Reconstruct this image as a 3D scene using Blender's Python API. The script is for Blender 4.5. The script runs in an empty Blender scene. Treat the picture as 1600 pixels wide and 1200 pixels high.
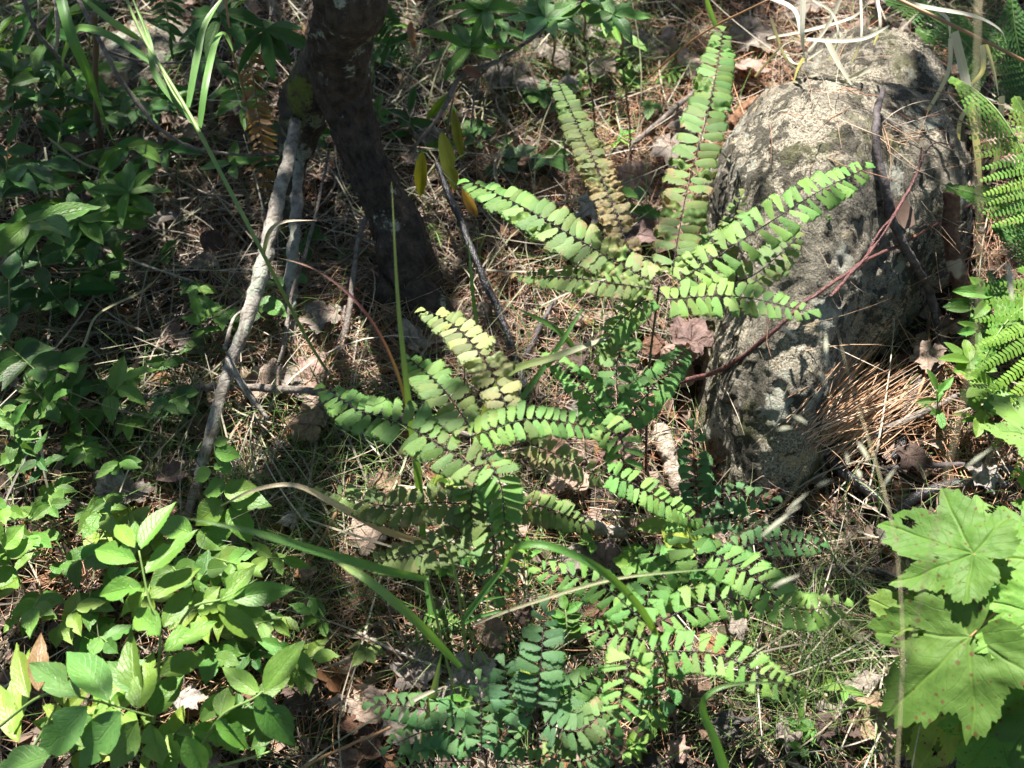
import bpy, bmesh, math, random
import numpy as np
from mathutils import Vector, Matrix, noise as mnoise
from mathutils.bvhtree import BVHTree

R = math.radians
random.seed(7); rng = np.random.default_rng(7)
scene = bpy.context.scene
COL = scene.collection

# ------------------------------------------------------------------ camera
CAM_H = 1.35; HFOV = 42.0; TILT = 35.0
cam_data = bpy.data.cameras.new('camera'); cam = bpy.data.objects.new('camera', cam_data); COL.objects.link(cam)
cam.location = (0, 0, CAM_H); cam.rotation_euler = (R(TILT), 0, 0)
cam_data.sensor_width = 36; cam_data.angle = R(HFOV); cam_data.clip_start = .02; cam_data.clip_end = 400
cam_data.dof.use_dof = True; cam_data.dof.focus_distance = 1.50; cam_data.dof.aperture_fstop = 6.5
scene.camera = cam
# ------------------------------------------------------------------ light
SUN_EL, SUN_AZ = 60.0, -14.0          # elevation; azimuth from +Y, negative = towards -X
SUND = Vector((math.cos(R(SUN_EL))*math.sin(R(SUN_AZ)), math.cos(R(SUN_EL))*math.cos(R(SUN_AZ)), math.sin(R(SUN_EL))))
world = bpy.data.worlds.new('World'); scene.world = world; world.use_nodes = True
wn = world.node_tree.nodes; wl = world.node_tree.links
sky = wn.new('ShaderNodeTexSky'); sky.sky_type = 'NISHITA'; sky.sun_disc = False
sky.sun_elevation = R(SUN_EL); sky.sun_rotation = R(SUN_AZ)
wl.new(sky.outputs[0], wn['Background'].inputs[0]); wn['Background'].inputs[1].default_value = .05
sun_d = bpy.data.lights.new('sun', 'SUN'); sun = bpy.data.objects.new('sun', sun_d); COL.objects.link(sun)
sun_d.energy = 5.0; sun_d.angle = R(.53); sun_d.color = (1, .955, .88)
sun.rotation_euler = (-SUND).to_track_quat('-Z', 'Y').to_euler()
sun.location = SUND*8
vs = scene.view_settings
vs.view_transform = 'Standard'; vs.look = 'None'; vs.gamma = 1; vs.exposure = 1.8; vs.use_curve_mapping = False
scene.cycles.max_bounces = 4; scene.cycles.use_adaptive_sampling = True; scene.cycles.adaptive_threshold = .03; scene.cycles.transparent_max_bounces = 8
scene.cycles.caustics_reflective = False; scene.cycles.caustics_refractive = False

# ------------------------------------------------------------------ pixels of the photograph (1600x1200) to places
TT = math.tan(R(HFOV/2)); CA, SA = math.cos(R(TILT)), math.sin(R(TILT))
CAMP = Vector((0, 0, CAM_H))
def ray(px, py):
    x = (px-800)/800*TT; y = -(py-600)/800*TT; z = -1
    return Vector((x, y*CA-z*SA, y*SA+z*CA))
def G(x, y):
    s = np.sin
    g = .012*s(3.1*x+1.3)*s(2.3*y+.4)+.010*s(7.3*x+2*y+.7)+.008*s(6.1*y-4.2*x+2.)+.004*s(17*x+5*y)*s(13*y-3*x+1.)
    r2 = np.hypot((x-.20)/.05, (y-.93)/.12)
    g = g-.05*np.exp(-r2*r2)
    r3 = np.hypot((x+.15)/.3, (y-1.15)/.3)
    g = g+.02*np.exp(-r3*r3)
    far = np.clip((np.hypot(x, y-1)-2.5)/10, 0, 1)
    return g*(1-far)+far*.25*s(.35*x+1)*s(.31*y+.6)
def P(px, py, h=0.0):
    d = ray(px, py); z = h
    for _ in range(5):
        s = (z-CAM_H)/d.z; q = CAMP+d*s; z = float(G(q.x, q.y))+h
    return CAMP+d*((z-CAM_H)/d.z)
def pxm(p): return (p-CAMP).length*2*TT/1600*1.0        # metres per photo pixel at a place

# ------------------------------------------------------------------ value noise, vectorised
def _h(i, j, k, s):
    n = (i*374761393+j*668265263+k*2147483647+s*974634777) & 0xffffffff
    n = ((n ^ (n >> 13))*1274126177) & 0xffffffff
    n = n ^ (n >> 16)
    return (n & 0xffff)/65535.0
def vnoise(P3, f, s=0):
    q = P3*f; i = np.floor(q).astype(np.int64); u = q-i; u = u*u*(3-2*u)
    r = 0
    for a in (0, 1):
        for b in (0, 1):
            for c in (0, 1):
                w = (u[:, 0] if a else 1-u[:, 0])*(u[:, 1] if b else 1-u[:, 1])*(u[:, 2] if c else 1-u[:, 2])
                r = r+w*_h(i[:, 0]+a, i[:, 1]+b, i[:, 2]+c, s)
    return r*2-1
def fbm(P3, f, o=4, s=0, g=.5):
    r = 0; a = 1
    for k in range(o): r = r+a*vnoise(P3, f*2**k, s+k); a *= g
    return r

# ------------------------------------------------------------------ object helpers
def tag(o, label=None, cat=None, group=None, kind=None):
    if label: o['label'] = label
    if cat: o['category'] = cat
    if group: o['group'] = group
    if kind: o['kind'] = kind
    return o
def mesh(name, V, F, mat=None, smooth=True, uv=None, col=None):
    me = bpy.data.meshes.new(name)
    V = np.asarray(V, dtype=np.float32); F = np.asarray(F, dtype=np.int32)
    me.vertices.add(len(V)); me.vertices.foreach_set('co', V.ravel())
    n = F.shape[1]
    me.loops.add(F.size); me.loops.foreach_set('vertex_index', F.ravel())
    me.polygons.add(len(F)); me.polygons.foreach_set('loop_start', np.arange(0, F.size, n, dtype=np.int32))
    try: me.polygons.foreach_set('loop_total', np.full(len(F), n, dtype=np.int32))
    except Exception: pass
    if smooth: me.polygons.foreach_set('use_smooth', np.ones(len(F), dtype=bool))
    if uv is not None:
        ul = me.uv_layers.new(name='UVMap'); ul.data.foreach_set('uv', np.asarray(uv, dtype=np.float32)[F.ravel()].ravel())
    if col is not None:
        ca = me.color_attributes.new('col', 'FLOAT_COLOR', 'POINT')
        c4 = np.ones((len(V), 4), dtype=np.float32); c4[:, :3] = col; ca.data.foreach_set('color', c4.ravel())
    if mat: me.materials.append(mat)
    me.update(calc_edges=True)
    return me
def add(name, me, parent=None, M=None, color=None):
    o = bpy.data.objects.new(name, me); COL.objects.link(o)
    if parent is not None: o.parent = parent
    if M is not None: o.matrix_basis = M
    if color is not None: o.color = (color[0], color[1], color[2], color[3] if len(color) > 3 else 0)
    return o
def empty(name, loc):
    o = bpy.data.objects.new(name, None); COL.objects.link(o); o.location = loc; o.empty_display_size = .02
    return o
def frame(loc, xdir, zhint, sx=1, sy=None, sz=None):
    x = Vector(xdir).normalized(); y = Vector(zhint).cross(x)
    if y.length < 1e-6: y = Vector((0, 1, 0)).cross(x)
    y.normalize(); z = x.cross(y)
    sy = sx if sy is None else sy; sz = sx if sz is None else sz
    return Matrix(((x.x*sx, y.x*sy, z.x*sz, loc[0]), (x.y*sx, y.y*sy, z.y*sz, loc[1]), (x.z*sx, y.z*sy, z.z*sz, loc[2]), (0, 0, 0, 1)))
def spline(pts, n):
    p = np.array([list(q) for q in pts], dtype=float)
    if len(p) == 2: return p[0]+(p[1]-p[0])*np.linspace(0, 1, n)[:, None]
    p = np.vstack([2*p[0]-p[1], p, 2*p[-1]-p[-2]])
    seg = len(p)-3; t = np.linspace(0, seg-1e-6, n); i = t.astype(int); u = (t-i)[:, None]
    a, b, c, d = p[i], p[i+1], p[i+2], p[i+3]
    return .5*((2*b)+(-a+c)*u+(2*a-5*b+4*c-d)*u*u+(-a+3*b-3*c+d)*u**3)
def interp(vals, n):
    vals = np.atleast_1d(np.array(vals, float))
    return np.full(n, vals[0]) if len(vals) == 1 else np.interp(np.linspace(0, 1, n), np.linspace(0, 1, len(vals)), vals)
def tube_VF(C, rad, k=8, rough=0., seed=0, lump=0., bark=0.):
    n = len(C); T = np.gradient(C, axis=0); T /= np.linalg.norm(T, axis=1)[:, None]+1e-9
    ref = np.array([.13, .21, .97]); ref = ref if abs(T[0] @ ref) < .9 else np.array([1., 0, 0])
    U = np.zeros_like(C); u = ref-(ref @ T[0])*T[0]
    for i in range(n):
        u = u-(u @ T[i])*T[i]; u /= np.linalg.norm(u)+1e-9; U[i] = u
    W = np.cross(T, U); a = np.linspace(0, 2*np.pi, k, endpoint=False)
    rr = np.repeat(rad[:, None], k, 1)
    D = U[:, None, :]*np.cos(a)[None, :, None]+W[:, None, :]*np.sin(a)[None, :, None]
    if rough or lump:
        Q = (C[:, None, :]+D*rr[:, :, None]).reshape(-1, 3)
        m = float(rad.mean())
        if rough: rr = rr*(1+rough*fbm(Q+seed*3.1, .9/m, 3, seed).reshape(n, k))
        if lump: rr = rr*(1+lump*vnoise(Q+seed*1.7, .3/m, seed+9).reshape(n, k))
    if bark:
        A_ = np.cumsum(np.r_[0, np.linalg.norm(np.diff(C, axis=0), axis=1)])[:, None]+a[None, :]*0; m = float(rad.mean())
        Q = np.stack([np.cos(a)[None, :]*m+A_*0, np.sin(a)[None, :]*m+A_*0, A_*.38], -1).reshape(-1, 3)
        rg = 1-np.abs(fbm(Q, 55, 3, seed+2, .6)); pl = vnoise(Q, 38, seed+4); pl = np.round(pl*3)/3
        rr = rr+bark*(np.clip(rg-.55, -.3, .4)*1.0+.30*pl+.25*fbm(Q, 190, 2, seed+6)).reshape(n, k)
    V = (C[:, None, :]+D*rr[:, :, None]).reshape(-1, 3)
    i = np.arange(n-1)[:, None]; j = np.arange(k)[None, :]; j2 = (j+1) % k
    F = np.stack([i*k+j, i*k+j2, (i+1)*k+j2, (i+1)*k+j], -1).reshape(-1, 4)
    cap0 = len(V); V = np.vstack([V, C[0], C[-1]])
    jj = np.arange(k); F2 = np.stack([np.full(k, cap0), (jj+1) % k, jj, jj], -1)
    F3 = np.stack([np.full(k, cap0+1), (n-1)*k+jj, (n-1)*k+(jj+1) % k, (n-1)*k+(jj+1) % k], -1)
    return V, F, np.vstack([F2, F3])[:, :3]
def tube_mesh(name, pts, rad, mat, k=8, n=None, rough=0., seed=0, lump=0., origin=(0, 0, 0), wob=0., bark=0.):
    n = n or max(6, len(pts)*5); C = spline(pts, n)
    if wob:
        q = C*1.0; C = C+wob*np.stack([fbm(q+5, 25, 2, seed), fbm(q+9, 25, 2, seed+3), fbm(q+13, 25, 2, seed+7)], -1)
    V, F, T = tube_VF(C, interp(rad, n), k, rough, seed, lump, bark)
    V = V-np.array(origin)
    F = np.vstack([F, np.hstack([T, T[:, 2:3]])]) if False else F
    me = bpy.data.meshes.new(name)
    me.from_pydata(V.tolist(), [], F.tolist()+T.tolist())
    me.polygons.foreach_set('use_smooth', np.ones(len(me.polygons), dtype=bool))
    me.materials.append(mat)
    return me

# ------------------------------------------------------------------ materials
def nt(name):
    m = bpy.data.materials.new(name); m.use_nodes = True
    return m, m.node_tree.nodes, m.node_tree.links, m.node_tree.nodes['Principled BSDF']
def N(nodes, t, **kw):
    n = nodes.new(t)
    for k, v in kw.items():
        if k.startswith('i_'):
            key = k[2:]; n.inputs[int(key) if key.isdigit() else key].default_value = v
        else: setattr(n, k, v)
    return n
def math_(nodes, links, op, a, b=None, clamp=False):
    n = nodes.new('ShaderNodeMath'); n.operation = op; n.use_clamp = clamp
    for i, v in enumerate((a, b)):
        if v is None: continue
        if isinstance(v, (int, float)): n.inputs[i].default_value = v
        else: links.new(v, n.inputs[i])
    return n.outputs[0]
def mixc(nodes, links, fac, a, b, blend='MIX'):
    n = nodes.new('ShaderNodeMix'); n.data_type = 'RGBA'; n.blend_type = blend
    for sock, v in ((n.inputs[0], fac), (n.inputs[6], a), (n.inputs[7], b)):
        if isinstance(v, (int, float)): sock.default_value = v
        elif isinstance(v, tuple): sock.default_value = v if len(v) == 4 else (*v, 1)
        else: links.new(v, sock)
    return n.outputs[2]
def maprange(nodes, links, v, a, b, c=0., d=1.):
    n = nodes.new('ShaderNodeMapRange'); n.clamp = True
    links.new(v, n.inputs[0])
    for i, x in enumerate((a, b, c, d)): n.inputs[i+1].default_value = x
    return n.outputs[0]
def noise_(nodes, links, coord, scale, detail=4, rough=.6):
    n = nodes.new('ShaderNodeTexNoise'); n.inputs['Scale'].default_value = scale; n.inputs['Detail'].default_value = detail
    n.inputs['Roughness'].default_value = rough
    if coord is not None: links.new(coord, n.inputs['Vector'])
    return n.outputs['Fac']
def out_mix(m, nodes, links, bsdf, color, fac, tint=(1.25, 1.2, .35), normal=None):
    tr = nodes.new('ShaderNodeBsdfTranslucent'); ms = nodes.new('ShaderNodeMixShader'); ms.inputs[0].default_value = fac
    links.new(mixc(nodes, links, 1., color, tint, 'MULTIPLY'), tr.inputs[0])
    if normal is not None: links.new(normal, tr.inputs['Normal'])
    links.new(bsdf.outputs[0], ms.inputs[1]); links.new(tr.outputs[0], ms.inputs[2])
    links.new(ms.outputs[0], nodes['Material Output'].inputs[0])
def leaf_mat(name, kind='elliptic', rough=.42, trans=.32, spec=.5, spots=0., bump=.25):
    """colour from the object's own colour; alpha of that colour = how far it has browned"""
    m, nd, lk, b = nt(name)
    oi = nd.new('ShaderNodeObjectInfo'); uv = nd.new('ShaderNodeUVMap'); tc = nd.new('ShaderNodeTexCoord')
    sep = nd.new('ShaderNodeSeparateXYZ'); lk.new(uv.outputs[0], sep.inputs[0]); u, v = sep.outputs[0], sep.outputs[1]
    off = nd.new('ShaderNodeVectorMath'); off.operation = 'ADD'; lk.new(tc.outputs['Object'], off.inputs[0])
    cmb = nd.new('ShaderNodeCombineXYZ'); lk.new(math_(nd, lk, 'MULTIPLY', oi.outputs['Random'], 37.), cmb.inputs[0]); lk.new(math_(nd, lk, 'MULTIPLY', oi.outputs['Random'], 91.), cmb.inputs[1])
    lk.new(cmb.outputs[0], off.inputs[1]); oc = off.outputs[0]
    c = oi.outputs['Color']
    n1 = noise_(nd, lk, oc, 2.6, 5)
    c = mixc(nd, lk, maprange(nd, lk, noise_(nd, lk, oc, 1.4, 3), .5, .7, 0, .45), c, mixc(nd, lk, 1., c, (1.3, 1.06, .8), 'MULTIPLY'))
    c = mixc(nd, lk, maprange(nd, lk, n1, .35, .7, 0, .5), c, mixc(nd, lk, 1., c, (.62, .78, .55), 'MULTIPLY'))
    hs = nd.new('ShaderNodeHueSaturation'); lk.new(c, hs.inputs['Color'])
    lk.new(maprange(nd, lk, oi.outputs['Random'], 0, 1, .482, .512), hs.inputs['Hue']); 
    rv = math_(nd, lk, 'FRACT', math_(nd, lk, 'MULTIPLY', oi.outputs['Random'], 7.31))
    lk.new(maprange(nd, lk, rv, 0, 1, .78, 1.22), hs.inputs['Value']); c = hs.outputs[0]
    # veins
    if kind == 'elliptic':
        av = math_(nd, lk, 'ABSOLUTE', v)
        mid = maprange(nd, lk, av, .0, .07, 1, 0)
        ph = math_(nd, lk, 'SUBTRACT', math_(nd, lk, 'MULTIPLY', u, 9.), math_(nd, lk, 'MULTIPLY', av, 2.6))
        ph = math_(nd, lk, 'ADD', ph, math_(nd, lk, 'MULTIPLY', noise_(nd, lk, oc, 3, 2), 1.2))
        tri = math_(nd, lk, 'ABSOLUTE', math_(nd, lk, 'SUBTRACT', math_(nd, lk, 'FRACT', ph), .5))
        side = maprange(nd, lk, tri, .0, .09, .55, 0)
        vein = math_(nd, lk, 'MAXIMUM', mid, side)
        edge = av
    elif kind == 'maple':
        # u = angle / pi, v = radius
        best = None
        for a in (0, 45/180, 103/180):
            d = math_(nd, lk, 'ABSOLUTE', math_(nd, lk, 'SUBTRACT', math_(nd, lk, 'ABSOLUTE', u), a))
            d = math_(nd, lk, 'MULTIPLY', d, v)
            best = d if best is None else math_(nd, lk, 'MINIMUM', best, d)
        mid = maprange(nd, lk, best, .0, .007, .8, 0)
        ph = math_(nd, lk, 'SUBTRACT', math_(nd, lk, 'MULTIPLY', v, 9.), math_(nd, lk, 'MULTIPLY', best, 36.))
        ph = math_(nd, lk, 'ADD', ph, math_(nd, lk, 'MULTIPLY', noise_(nd, lk, oc, 3, 2), 1.0))
        tri = math_(nd, lk, 'ABSOLUTE', math_(nd, lk, 'SUBTRACT', math_(nd, lk, 'FRACT', ph), .5))
        side = maprange(nd, lk, tri, .0, .05, .3, 0)
        vein = math_(nd, lk, 'MAXIMUM', mid, side)
        edge = v
    else:                                                        # fern: fine fan of veins
        ph = math_(nd, lk, 'ADD', math_(nd, lk, 'MULTIPLY', u, 9.), math_(nd, lk, 'MULTIPLY', v, 5.))
        tri = math_(nd, lk, 'ABSOLUTE', math_(nd, lk, 'SUBTRACT', math_(nd, lk, 'FRACT', ph), .5))
        vein = maprange(nd, lk, tri, .0, .2, .35, 0)
        edge = u
    c = mixc(nd, lk, math_(nd, lk, 'MULTIPLY', vein, .38), c, mixc(nd, lk, 1., c, (1.9, 1.6, 1.5), 'MULTIPLY'))
    # browning, from the margin and in blotches
    br = oi.outputs['Alpha']
    nb = noise_(nd, lk, oc, 4.5 if kind != 'fern' else 2.5, 4, .65)
    k = math_(nd, lk, 'ADD', math_(nd, lk, 'MULTIPLY', nb, .9), math_(nd, lk, 'MULTIPLY', edge, .25))
    th = math_(nd, lk, 'SUBTRACT', 1.02, br)
    k = math_(nd, lk, 'SUBTRACT', k, math_(nd, lk, 'MULTIPLY', th, 1.0))
    k = maprange(nd, lk, k, -.05, .10)
    k = math_(nd, lk, 'MULTIPLY', k, maprange(nd, lk, br, .02, .1))
    nc = noise_(nd, lk, oc, 9, 2)
    bc = mixc(nd, lk, nc, (.16, .11, .045), (.38, .31, .16)) if kind == 'fern' else mixc(nd, lk, nc, (.15, .08, .035), (.36, .24, .11))
    c = mixc(nd, lk, k, c, bc)
    if spots:
        vo = nd.new('ShaderNodeTexVoronoi'); vo.inputs['Scale'].default_value = 16; lk.new(oc, vo.inputs['Vector'])
        ss = nd.new('ShaderNodeSeparateColor'); lk.new(vo.outputs['Color'], ss.inputs[0])
        sp = math_(nd, lk, 'LESS_THAN', vo.outputs['Distance'], math_(nd, lk, 'MULTIPLY', math_(nd, lk, 'POWER', ss.outputs[0], 2.), .26*spots))
        c = mixc(nd, lk, math_(nd, lk, 'MULTIPLY', sp, .85), c, (.11, .06, .025))
    lk.new(c, b.inputs['Base Color']); b.inputs['Roughness'].default_value = rough
    b.inputs['Specular IOR Level'].default_value = spec
    bu = nd.new('ShaderNodeBump'); bu.inputs['Strength'].default_value = bump; bu.inputs['Distance'].default_value = .002
    hh = math_(nd, lk, 'SUBTRACT', math_(nd, lk, 'MULTIPLY', noise_(nd, lk, oc, 14, 3), .8), vein)
    lk.new(hh, bu.inputs['Height']); lk.new(bu.outputs[0], b.inputs['Normal'])
    out_mix(m, nd, lk, b, c, trans)
    return m
M_fern = leaf_mat('fern_leaf', 'fern', rough=.5, trans=.34, spec=.45, bump=.45)
M_leaf = leaf_mat('broad_leaf', 'elliptic', rough=.40, trans=.32, spec=.45, spots=.85, bump=.45)
M_maple = leaf_mat('maple_leaf', 'maple', rough=.6, trans=.33, spec=.3, spots=1.3, bump=.6)
def dry_mat(name):
    m, nd, lk, b = nt(name)
    oi = nd.new('ShaderNodeObjectInfo'); tc = nd.new('ShaderNodeTexCoord'); uv = nd.new('ShaderNodeUVMap')
    oc = tc.outputs['Object']; c = oi.outputs['Color']
    n = noise_(nd, lk, oc, 3, 5, .65); n2 = noise_(nd, lk, oc, 20, 3)
    c = mixc(nd, lk, maprange(nd, lk, n, .35, .68), mixc(nd, lk, 1., c, (.55, .5, .48), 'MULTIPLY'), mixc(nd, lk, 1., c, (1.2, 1.15, 1.1), 'MULTIPLY'))
    c = mixc(nd, lk, maprange(nd, lk, n2, .5, .7, 0, .4), c, (.07, .05, .04))
    sep = nd.new('ShaderNodeSeparateXYZ'); lk.new(uv.outputs[0], sep.inputs[0])
    best = None
    for a in (0, 45/180, 103/180):
        d = math_(nd, lk, 'MULTIPLY', math_(nd, lk, 'ABSOLUTE', math_(nd, lk, 'SUBTRACT', math_(nd, lk, 'ABSOLUTE', sep.outputs[0]), a)), sep.outputs[1])
        best = d if best is None else math_(nd, lk, 'MINIMUM', best, d)
    mid = maprange(nd, lk, best, 0, .012, .6, 0)
    c = mixc(nd, lk, mid, c, mixc(nd, lk, 1., c, (.6, .5, .45), 'MULTIPLY'))
    lk.new(c, b.inputs['Base Color']); b.inputs['Roughness'].default_value = .65; b.inputs['Specular IOR Level'].default_value = .3
    bu = nd.new('ShaderNodeBump'); bu.inputs['Strength'].default_value = .6; bu.inputs['Distance'].default_value = .004
    lk.new(math_(nd, lk, 'ADD', n2, mid), bu.inputs['Height']); lk.new(bu.outputs[0], b.inputs['Normal'])
    out_mix(m, nd, lk, b, c, .15, (1.2, .8, .45))
    return m
M_dry = dry_mat('dead_leaf')
def attr_mat(name, rough=.6, trans=.0, spec=.3, tint=(1.1, 1.1, .5)):
    m, nd, lk, b = nt(name)
    a = nd.new('ShaderNodeAttribute'); a.attribute_name = 'col'; ge = nd.new('ShaderNodeNewGeometry')
    n = noise_(nd, lk, ge.outputs['Position'], 180, 3)
    c = mixc(nd, lk, maprange(nd, lk, n, .3, .7, 0, .5), a.outputs[0], mixc(nd, lk, 1., a.outputs[0], (.55, .52, .5), 'MULTIPLY'))
    lk.new(c, b.inputs['Base Color']); b.inputs['Roughness'].default_value = rough; b.inputs['Specular IOR Level'].default_value = spec
    if trans: out_mix(m, nd, lk, b, c, trans, tint)
    return m
M_needle = attr_mat('pine_needle', .42, 0, .45)
M_straw = attr_mat('dry_straw', .6, .12, .3, (1.1, .9, .6))
M_grass = attr_mat('grass_blade', .45, .3, .4)
M_crumb = attr_mat('leaf_crumb', .75, .08, .2, (1.1, .9, .6))
def blade_mat():
    m, nd, lk, b = nt('sedge_blade')
    uv = nd.new('ShaderNodeUVMap'); a = nd.new('ShaderNodeAttribute'); a.attribute_name = 'col'
    sep = nd.new('ShaderNodeSeparateXYZ'); lk.new(uv.outputs[0], sep.inputs[0])
    s = math_(nd, lk, 'SINE', math_(nd, lk, 'MULTIPLY', sep.outputs[1], 34.))
    cc = nd.new('ShaderNodeCombineXYZ'); lk.new(math_(nd, lk, 'MULTIPLY', sep.outputs[0], 6.), cc.inputs[0]); lk.new(math_(nd, lk, 'MULTIPLY', sep.outputs[1], 8.), cc.inputs[1])
    n = noise_(nd, lk, cc.outputs[0], 2.4, 4)
    c = mixc(nd, lk, maprange(nd, lk, s, -1, 1, 0, .30), a.outputs[0], mixc(nd, lk, 1., a.outputs[0], (.6, .7, .55), 'MULTIPLY'))
    c = mixc(nd, lk, maprange(nd, lk, n, .45, .75, 0, .35), c, mixc(nd, lk, 1., a.outputs[0], (.9, .75, .5), 'MULTIPLY'))
    c = mixc(nd, lk, maprange(nd, lk, math_(nd, lk, 'ABSOLUTE', sep.outputs[1]), 0, .09, .5, 0), c, mixc(nd, lk, 1., c, (1.6, 1.4, 1.3), 'MULTIPLY'))
    lk.new(c, b.inputs['Base Color']); b.inputs['Roughness'].default_value = .38; b.inputs['Specular IOR Level'].default_value = .5
    bu = nd.new('ShaderNodeBump'); bu.inputs['Strength'].default_value = .3; bu.inputs['Distance'].default_value = .001
    lk.new(s, bu.inputs['Height']); lk.new(bu.outputs[0], b.inputs['Normal'])
    out_mix(m, nd, lk, b, c, .3)
    return m
M_blade = blade_mat()
def wood_mat(name, base, dark, lichen=0., moss=0., scale=1., rough=.75, stretch=1., spec=.25, peel=None, crack=.4):
    m, nd, lk, b = nt(name); tc = nd.new('ShaderNodeTexCoord'); oc = tc.outputs['Object']
    n1 = noise_(nd, lk, oc, 60*scale, 6, .7); n2 = noise_(nd, lk, oc, 14*scale, 4); n3 = noise_(nd, lk, oc, 300*scale, 3)
    c = mixc(nd, lk, maprange(nd, lk, n1, .38, .62), dark, base)
    c = mixc(nd, lk, maprange(nd, lk, n2, .35, .7, 0, .5), c, mixc(nd, lk, 1., c, (.6, .6, .62), 'MULTIPLY'))
    if peel:
        n5 = noise_(nd, lk, oc, 9*scale, 3); c = mixc(nd, lk, maprange(nd, lk, n5, .56, .6), c, peel)
    if lichen:
        nl = noise_(nd, lk, oc, 22, 6, .75)
        k = maprange(nd, lk, nl, .66-.22*lichen, .72-.22*lichen)
        c = mixc(nd, lk, math_(nd, lk, 'MULTIPLY', k, .85), c, mixc(nd, lk, n3, (.20, .22, .17), (.42, .44, .36)))
    if moss:
        nm = noise_(nd, lk, oc, 11, 6, .75)
        k = maprange(nd, lk, nm, .68-.2*moss, .74-.2*moss)
        c = mixc(nd, lk, k, c, mixc(nd, lk, n3, (.03, .05, .01), (.17, .18, .035)))
    lk.new(c, b.inputs['Base Color']); b.inputs['Roughness'].default_value = rough; b.inputs['Specular IOR Level'].default_value = spec
    bu = nd.new('ShaderNodeBump'); bu.inputs['Strength'].default_value = .8; bu.inputs['Distance'].default_value = .003
    mp = nd.new('ShaderNodeMapping'); mp.inputs['Scale'].default_value = (1, 1, .45); lk.new(oc, mp.inputs[0])
    vo = nd.new('ShaderNodeTexVoronoi'); vo.feature = 'DISTANCE_TO_EDGE'; vo.inputs['Scale'].default_value = 75*scale; lk.new(mp.outputs[0], vo.inputs['Vector'])
    ed = maprange(nd, lk, vo.outputs['Distance'], 0, .12, -.5*crack, 0)
    lk.new(math_(nd, lk, 'ADD', ed, math_(nd, lk, 'ADD', n1, math_(nd, lk, 'MULTIPLY', n3, .5))), bu.inputs['Height']); lk.new(bu.outputs[0], b.inputs['Normal'])
    return m
M_bark = wood_mat('dark_bark', (.075, .055, .043), (.020, .015, .012), .42, .3, 1., crack=1.2)
M_barkl = wood_mat('lichened_bark', (.08, .065, .05), (.025, .02, .016), .55, .75, 1.)
M_grey = wood_mat('grey_dead_wood', (.42, .38, .33), (.14, .12, .10), .55, .1, 1.2)
M_twig = wood_mat('grey_twig', (.26, .22, .19), (.10, .08, .07), .1, 0, 2.)
M_pale = wood_mat('pale_twig', (.48, .41, .34), (.24, .19, .15), 0, 0, 2.)
M_black = wood_mat('black_wet_wood', (.045, .042, .045), (.015, .014, .016), 0, 0, 1.5, rough=.3, spec=.6)
M_dstick = wood_mat('dark_weathered_stick', (.13, .11, .11), (.05, .042, .042), 0, 0, 1.6, rough=.6)
M_red = wood_mat('red_brown_stem', (.17, .06, .055), (.07, .03, .028), 0, 0, 2., rough=.4, spec=.5)
M_brown = wood_mat('brown_bark_stick', (.20, .11, .08), (.09, .05, .04), 0, 0, 1.6, peel=(.42, .36, .3))
M_rachis = wood_mat('dark_fern_rachis', (.035, .015, .014), (.015, .008, .008), 0, 0, 2., rough=.25, spec=.6)
def stem_mat(name, c1, c2):
    m, nd, lk, b = nt(name); tc = nd.new('ShaderNodeTexCoord')
    lk.new(mixc(nd, lk, noise_(nd, lk, tc.outputs['Object'], 40, 3), c1, c2), b.inputs['Base Color']); b.inputs['Roughness'].default_value = .5
    return m
M_gstem = stem_mat('green_stem', (.10, .20, .04), (.20, .26, .08))
M_rstem = stem_mat('reddish_petiole', (.30, .10, .06), (.28, .20, .07))
M_bstem = stem_mat('brown_stem', (.16, .10, .06), (.09, .07, .04))
M_fade = stem_mat('faded_stalk', (.24, .21, .11), (.30, .27, .17))
M_cane = stem_mat('tan_cane', (.35, .2, .09), (.22, .12, .06))

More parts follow.
